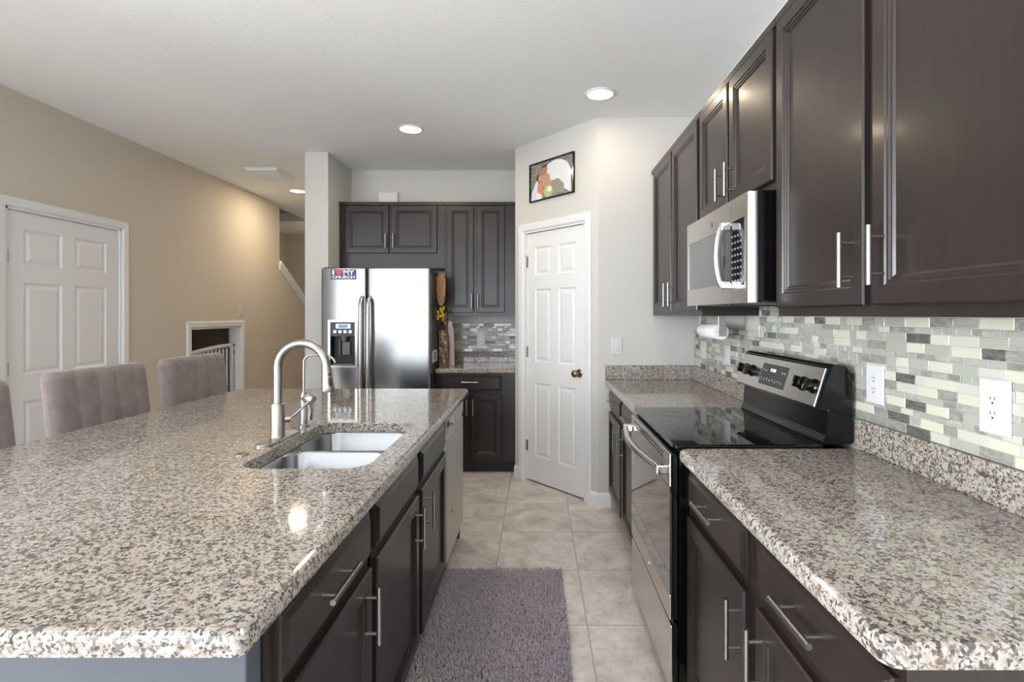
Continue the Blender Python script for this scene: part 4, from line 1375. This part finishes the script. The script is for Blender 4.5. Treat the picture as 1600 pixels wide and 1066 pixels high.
def pic_mat():
    m = mat('photo_stone_background', lin(120, 124, 116), 0.05)
    t = NT(m)
    n = t.noise(t.scaled(t.pos(), (18, 18, 70)), 3.0, 4, 0.6)
    t.l(t.ramp(n.outputs[0], [(0.35, lin(70, 74, 66)), (0.5, lin(128, 128, 118)), (0.65, lin(176, 174, 162))]), t.p.inputs['Base Color'])
    return m
gw, gh = pu1 - pu0, pz1 - pz0
b = MB()
b.rings([[fr(pu0 + 0.008, pz0 + 0.008, n), fr(pu1 - 0.008, pz0 + 0.008, n), fr(pu1 - 0.008, pz1 - 0.008, n), fr(pu0 + 0.008, pz1 - 0.008, n)] for n in (0.002, 0.008)])
pic = b.done('photograph', pic_mat(), root)
def patch(name, pts, col, lvl, rough=0.05):
    b = MB()
    P = [(pu0 + gw * a, pz0 + gh * c) for a, c in pts]
    b.rings([[fr(u, v, n) for u, v in P] for n in (0.007, 0.0081 + 0.00012 * lvl)])
    b.done(name, mat('print_' + name, lin(*col), rough), pic)
def ell(cx, cy, rx, ry, n=20, a0=0, a1=360):
    return [(cx + rx * math.cos(math.radians(a0 + (a1 - a0) * k / (n - 1))), cy + ry * math.sin(math.radians(a0 + (a1 - a0) * k / (n - 1)))) for k in range(n)]
patch('arch', [(0.42, 0.45)] + [(0.93, 0.05), (0.93, 0.50)] + ell(0.60, 0.52, 0.33, 0.42, 16, 10, 150), (222, 224, 226), 1)
patch('hillside', [(0.45, 0.12), (0.80, 0.08), (0.78, 0.30), (0.66, 0.46), (0.46, 0.44)], (150, 148, 130), 2)
patch('groom_suit', [(0.26, 0.35), (0.50, 0.30), (0.47, 0.60), (0.40, 0.68), (0.30, 0.68)], (186, 150, 122), 3)
patch('groom_head', ell(0.345, 0.76, 0.068, 0.125, 20), (176, 124, 98), 4)
patch('groom_hair', ell(0.345, 0.83, 0.066, 0.07, 16, 0, 180), (92, 74, 62), 5)
patch('veil', [(0.03, 0.03), (0.14, 0.03), (0.20, 0.40), (0.19, 0.58), (0.12, 0.45), (0.05, 0.25)], (206, 218, 224), 5)
patch('bride_hair', ell(0.20, 0.60, 0.05, 0.09, 16), (96, 62, 46), 6)
patch('bride_face', ell(0.245, 0.57, 0.040, 0.085, 16), (206, 150, 118), 7)
patch('bride_body', [(0.17, 0.22), (0.30, 0.12), (0.33, 0.25), (0.28, 0.46), (0.20, 0.46)], (208, 138, 100), 6)
patch('bride_dress', [(0.15, 0.03), (0.28, 0.03), (0.29, 0.13), (0.18, 0.24), (0.16, 0.18)], (226, 226, 228), 8)
patch('bouquet', ell(0.43, 0.20, 0.105, 0.145, 20), (176, 190, 136), 9)
patch('bouquet_blossoms', ell(0.46, 0.25, 0.055, 0.075, 14), (228, 230, 214), 10)

# ------------------------------------------------------------------ ceiling lights and vent
def can(x, y, label, power, col=(1.0, 0.80, 0.56)):
    root = thing('recessed_light', label, 'ceiling light', (x, y, HC), 'recessed ceiling lights')
    b = MB(); b.lathe([(0.095, -0.0005), (0.094, -0.006), (0.082, -0.010), (0.079, -0.006), (0.078, -0.0005)], (x, y, HC), seg=40, cap0=False, cap1=False); b.done('trim_ring', M_TRIM, root)
    b = MB(); b.lathe([(0.0785, -0.004), (0.070, -0.0065), (0.04, -0.008), (0.001, -0.0085)], (x, y, HC), seg=40, cap0=False); b.done('lens', M_LENS, root)
    l = bpy.data.lights.new('recessed_lamp', 'AREA')
    l.shape = 'DISK'; l.size = 0.15; l.energy = power; l.color = col
    o = bpy.data.objects.new('recessed_lamp', l); COL.objects.link(o)
    o.parent = root; o.location = (0, 0, -0.012)
can(0.405, 3.39, 'lit recessed ceiling light nearest the pantry door wall', 3.2)
can(-0.948, 4.03, 'lit recessed ceiling light in front of the fridge', 8)
can(0.405, 1.05, 'added unseen ceiling light brightening the near end of the right counter', 5, (1.0, 0.92, 0.80))  # out of view, added to brighten the aisle floor and counters
can(-0.948, 1.05, 'added unseen ceiling light brightening the near end of the island', 5, (1.0, 0.92, 0.80))  # second added light out of view, same purpose
can(-2.70, 6.05, 'lit recessed ceiling light in the hall, half hidden by the wing wall', 11)
# warm fill light added near the stair well, no fixture seen
l = bpy.data.lights.new('stair_fill', 'POINT'); l.energy = 6; l.color = (1, 0.85, 0.66); l.shadow_soft_size = 0.1
o = bpy.data.objects.new('stair_fill', l); COL.objects.link(o); o.location = (-3.0, 8.6, 2.4)
root = thing('ceiling_vent', 'white louvred air vent on the hall ceiling', 'vent', (-2.62, 5.29, HC), None)
b = MB()
vx0, vx1, vy0, vy1 = -2.78, -2.47, 5.09, 5.48
b.rings([[Vector((vx0 + i, vy0 + i, HC - n)), Vector((vx1 - i, vy0 + i, HC - n)), Vector((vx1 - i, vy1 - i, HC - n)), Vector((vx0 + i, vy1 - i, HC - n))] for i, n in ((0, 0.0005), (0, 0.006), (0.012, 0.026), (0.030, 0.026), (0.032, 0.004))], False, False)
b.done('frame', M_TRIM, root)
for k in range(6):
    y = vy0 + 0.045 + k * 0.055
    b = MB()
    b.rings([[Vector((x, y, HC - 0.003)), Vector((x, y + 0.046, HC - 0.030)), Vector((x, y + 0.046, HC - 0.028)), Vector((x, y, HC - 0.001))] for x in (vx0 + 0.03, vx1 - 0.03)])
    b.done('louvre', M_TRIM, root)

# ------------------------------------------------------------------ shag rug
RX0, RX1, RYA, RYB = -0.490, 0.135, 1.35, 2.80
def rug():
    root = thing('shag_rug', 'grey mauve shag rug on the tile floor along the island', 'rug', ((RX0 + RX1) / 2, (RYA + RYB) / 2, 0))
    b = MB()
    b.rings([rrect(RX0 + i, RX1 - i, RYA + i, RYB - i, 0.03, z) for i, z in ((0.004, 0.0005), (0.0, 0.006), (0.004, 0.012))], True, True)
    b.done('backing', M_RUG, root)
    rg = random.Random(5)
    verts, faces, val = [], [], []
    st = 0.0068
    base = BASE[root.name]
    y = RYA + 0.004
    while y < RYB - 0.004:
        x = RX0 + 0.004
        while x < RX1 - 0.004:
            bx, by = x + (rg.random() - 0.5) * st * 1.3, y + (rg.random() - 0.5) * st * 1.3
            lean = rg.random() * 2 * math.pi
            h = 0.022 + rg.random() * 0.012
            lx, ly = math.cos(lean) * h * 0.75 * rg.random(), math.sin(lean) * h * 0.75 * rg.random()
            r = 0.0034 + rg.random() * 0.0014
            k = len(verts)
            a0 = rg.random() * 2
            t = rg.random()
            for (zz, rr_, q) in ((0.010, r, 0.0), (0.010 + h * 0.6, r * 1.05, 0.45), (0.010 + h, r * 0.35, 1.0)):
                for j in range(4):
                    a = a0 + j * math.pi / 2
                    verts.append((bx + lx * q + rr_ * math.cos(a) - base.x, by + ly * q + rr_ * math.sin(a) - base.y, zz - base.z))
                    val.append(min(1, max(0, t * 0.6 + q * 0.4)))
            for lv in (0, 4):
                for j in range(4):
                    j2 = (j + 1) % 4
                    faces.append((k + lv + j, k + lv + j2, k + lv + 4 + j2, k + lv + 4 + j))
            faces.append((k + 8, k + 9, k + 10, k + 11))
            x += st
        y += st
    me = bpy.data.meshes.new('pile')
    me.from_pydata(verts, [], faces)
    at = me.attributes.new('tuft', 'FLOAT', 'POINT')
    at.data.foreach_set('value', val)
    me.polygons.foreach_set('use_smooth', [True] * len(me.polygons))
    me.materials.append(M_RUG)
    o = bpy.data.objects.new('pile', me); COL.objects.link(o); o.parent = root; o['kind'] = 'stuff'
rug()

# ------------------------------------------------------------------ velvet stools on the seating side of the island
def make_stool():
    """built around the origin, facing +X; seat centre at x=0"""
    root = thing('counter_stool', '', 'stool', (0, 0, 0))
    # channelled backrest: closed loop in the x,z plane swept along y
    Wd, T = 0.275, 0.085          # half width, thickness
    z0, z1 = 0.60, 1.125
    b = MB()
    nu = 120
    rings = []
    for i in range(nu + 1):
        u = -Wd + 2 * Wd * i / nu
        au = abs(u)
        rr_ = 0.045
        e = max(0.0, (au - (Wd - rr_)) / rr_)
        sc = math.sqrt(max(0.0, 1 - e * e)) if e < 1 else 0.0
        sc = max(sc, 0.16)
        top = z1 - 0.035 * (1 - math.sqrt(max(0.0, 1 - min(1, e) ** 2)))
        ph = (u + Wd) / (2 * Wd) * 5
        groove = abs(math.sin(math.pi * ph))
        bul = -0.012 * (1 - groove ** 0.28)
        loop = []
        xc = -0.235
        def leanx(z): return xc - 0.06 * (z - z0) / (z1 - z0)
        half = T / 2 * sc
        for k in range(15):      # front, going up
            z = z0 + (top - half - z0) * k / 14
            loop.append(Vector((leanx(z) + half + bul * sc, u, z)))
        for k in range(1, 12):   # over the top
            a = math.pi * k / 12
            fb_ = 0.65 + 0.35 * math.cos(a)
            z = top - half + (half + bul * sc * fb_ * 0.5) * math.sin(a)
            loop.append(Vector((leanx(z) + (half + bul * sc * fb_) * math.cos(a), u, z)))
        for k in range(15):
            z = top - half + (z0 - top + half) * k / 14
            loop.append(Vector((leanx(z) - half, u, z)))
        rings.append(loop)
    b.rings(rings, True, True, True)
    b.done('backrest', M_VELVET, root)
    b = MB()
    b.rings([rrect(-0.225 + i, 0.225 - i, -0.245 + i, 0.245 - i, 0.06, z) for i, z in ((0.02, 0.575), (0.0, 0.59), (0.0, 0.64), (0.008, 0.655), (0.03, 0.665))], True, True, True)
    b.done('seat', M_VELVET, root)
    for sx in (-1, 1):
        for sy in (-1, 1):
            b = MB(); b.tube([(sx * 0.17, sy * 0.19, 0.578), (sx * 0.215, sy * 0.225, 0.0)], [0.016, 0.011], 12); b.done('leg', M_BLKMET, root)
    b = MB()
    z = 0.22; p = [(0.199, -0.212, z), (0.199, 0.212, z), (-0.199, 0.212, z), (-0.199, -0.212, z)]
    for i in range(4):
        b.cyl(p[i], p[(i + 1) % 4], 0.008, 10)
    b.done('footrest', M_BLKMET, root)
    return root
s0 = make_stool()
LBL = ['mauve velvet stool at the left edge of the photo, mostly cut off', 'mauve channelled velvet stool in front of the white door, middle of the three', 'mauve channelled velvet stool farthest from the camera, in front of the nook']
for i, yc in enumerate((1.775, 2.485, 3.175)):
    o = s0
    if i:
        o = s0.copy(); COL.objects.link(o)
        for ch in s0.children:
            c = ch.copy(); COL.objects.link(c); c.parent = o
    o.location = (-1.745, yc, 0)
    o['label'] = LBL[i]; o['group'] = 'velvet stools at the island'

# ------------------------------------------------------------------ baby gate in the nook opening
root = thing('baby_gate', 'white barred baby gate across the low nook opening', 'gate', (XL - 0.06, 5.47, 0))
gx = XL - 0.065
ZG = 1.015
b = MB()
for y in (NK[0] + 0.045, NK[1] - 0.06):
    b.box(gx - 0.014, gx + 0.014, y - 0.02, y + 0.02, 0.02, ZG + 0.02, 0.004, 1)
b.box(gx - 0.012, gx + 0.012, NK[0] + 0.06, NK[1] - 0.08, 0.04, 0.07, 0.003, 1)
b.done('frame', M_PLATE, root)
b = MB()
pts = [(gx, NK[0] + 0.05 + (NK[1] - NK[0] - 0.12) * k / 12, ZG - 0.03 + 0.05 * math.sin(math.pi * 0.5 * k / 12)) for k in range(13)]
b.tube(pts, 0.021, 12)
b.done('top_rail', M_PLATE, root)
for k in range(10):
    y = NK[0] + 0.105 + k * 0.066
    b = MB(); b.box(gx - 0.008, gx + 0.008, y - 0.014, y + 0.014, 0.065, ZG - 0.01, 0.004, 1); b.done('bar', M_PLATE, root)
b = MB(); b.box(gx - 0.02, gx + 0.02, NK[1] - 0.20, NK[1] - 0.06, ZG + 0.012, ZG + 0.034, 0.005, 1); b.done('latch', M_PLATE, root)
b = MB()
for z in (ZG + 0.015, ZG - 0.06):
    b.cyl((gx, NK[1] - 0.04, z), (gx, NK[1] - 0.0125, z), 0.012, 12)
    b.cyl((gx, NK[0] + 0.0125, z - 0.03), (gx, NK[0] + 0.03, z - 0.03), 0.012, 12)
b.done('pressure_foot', M_DGREY, root)
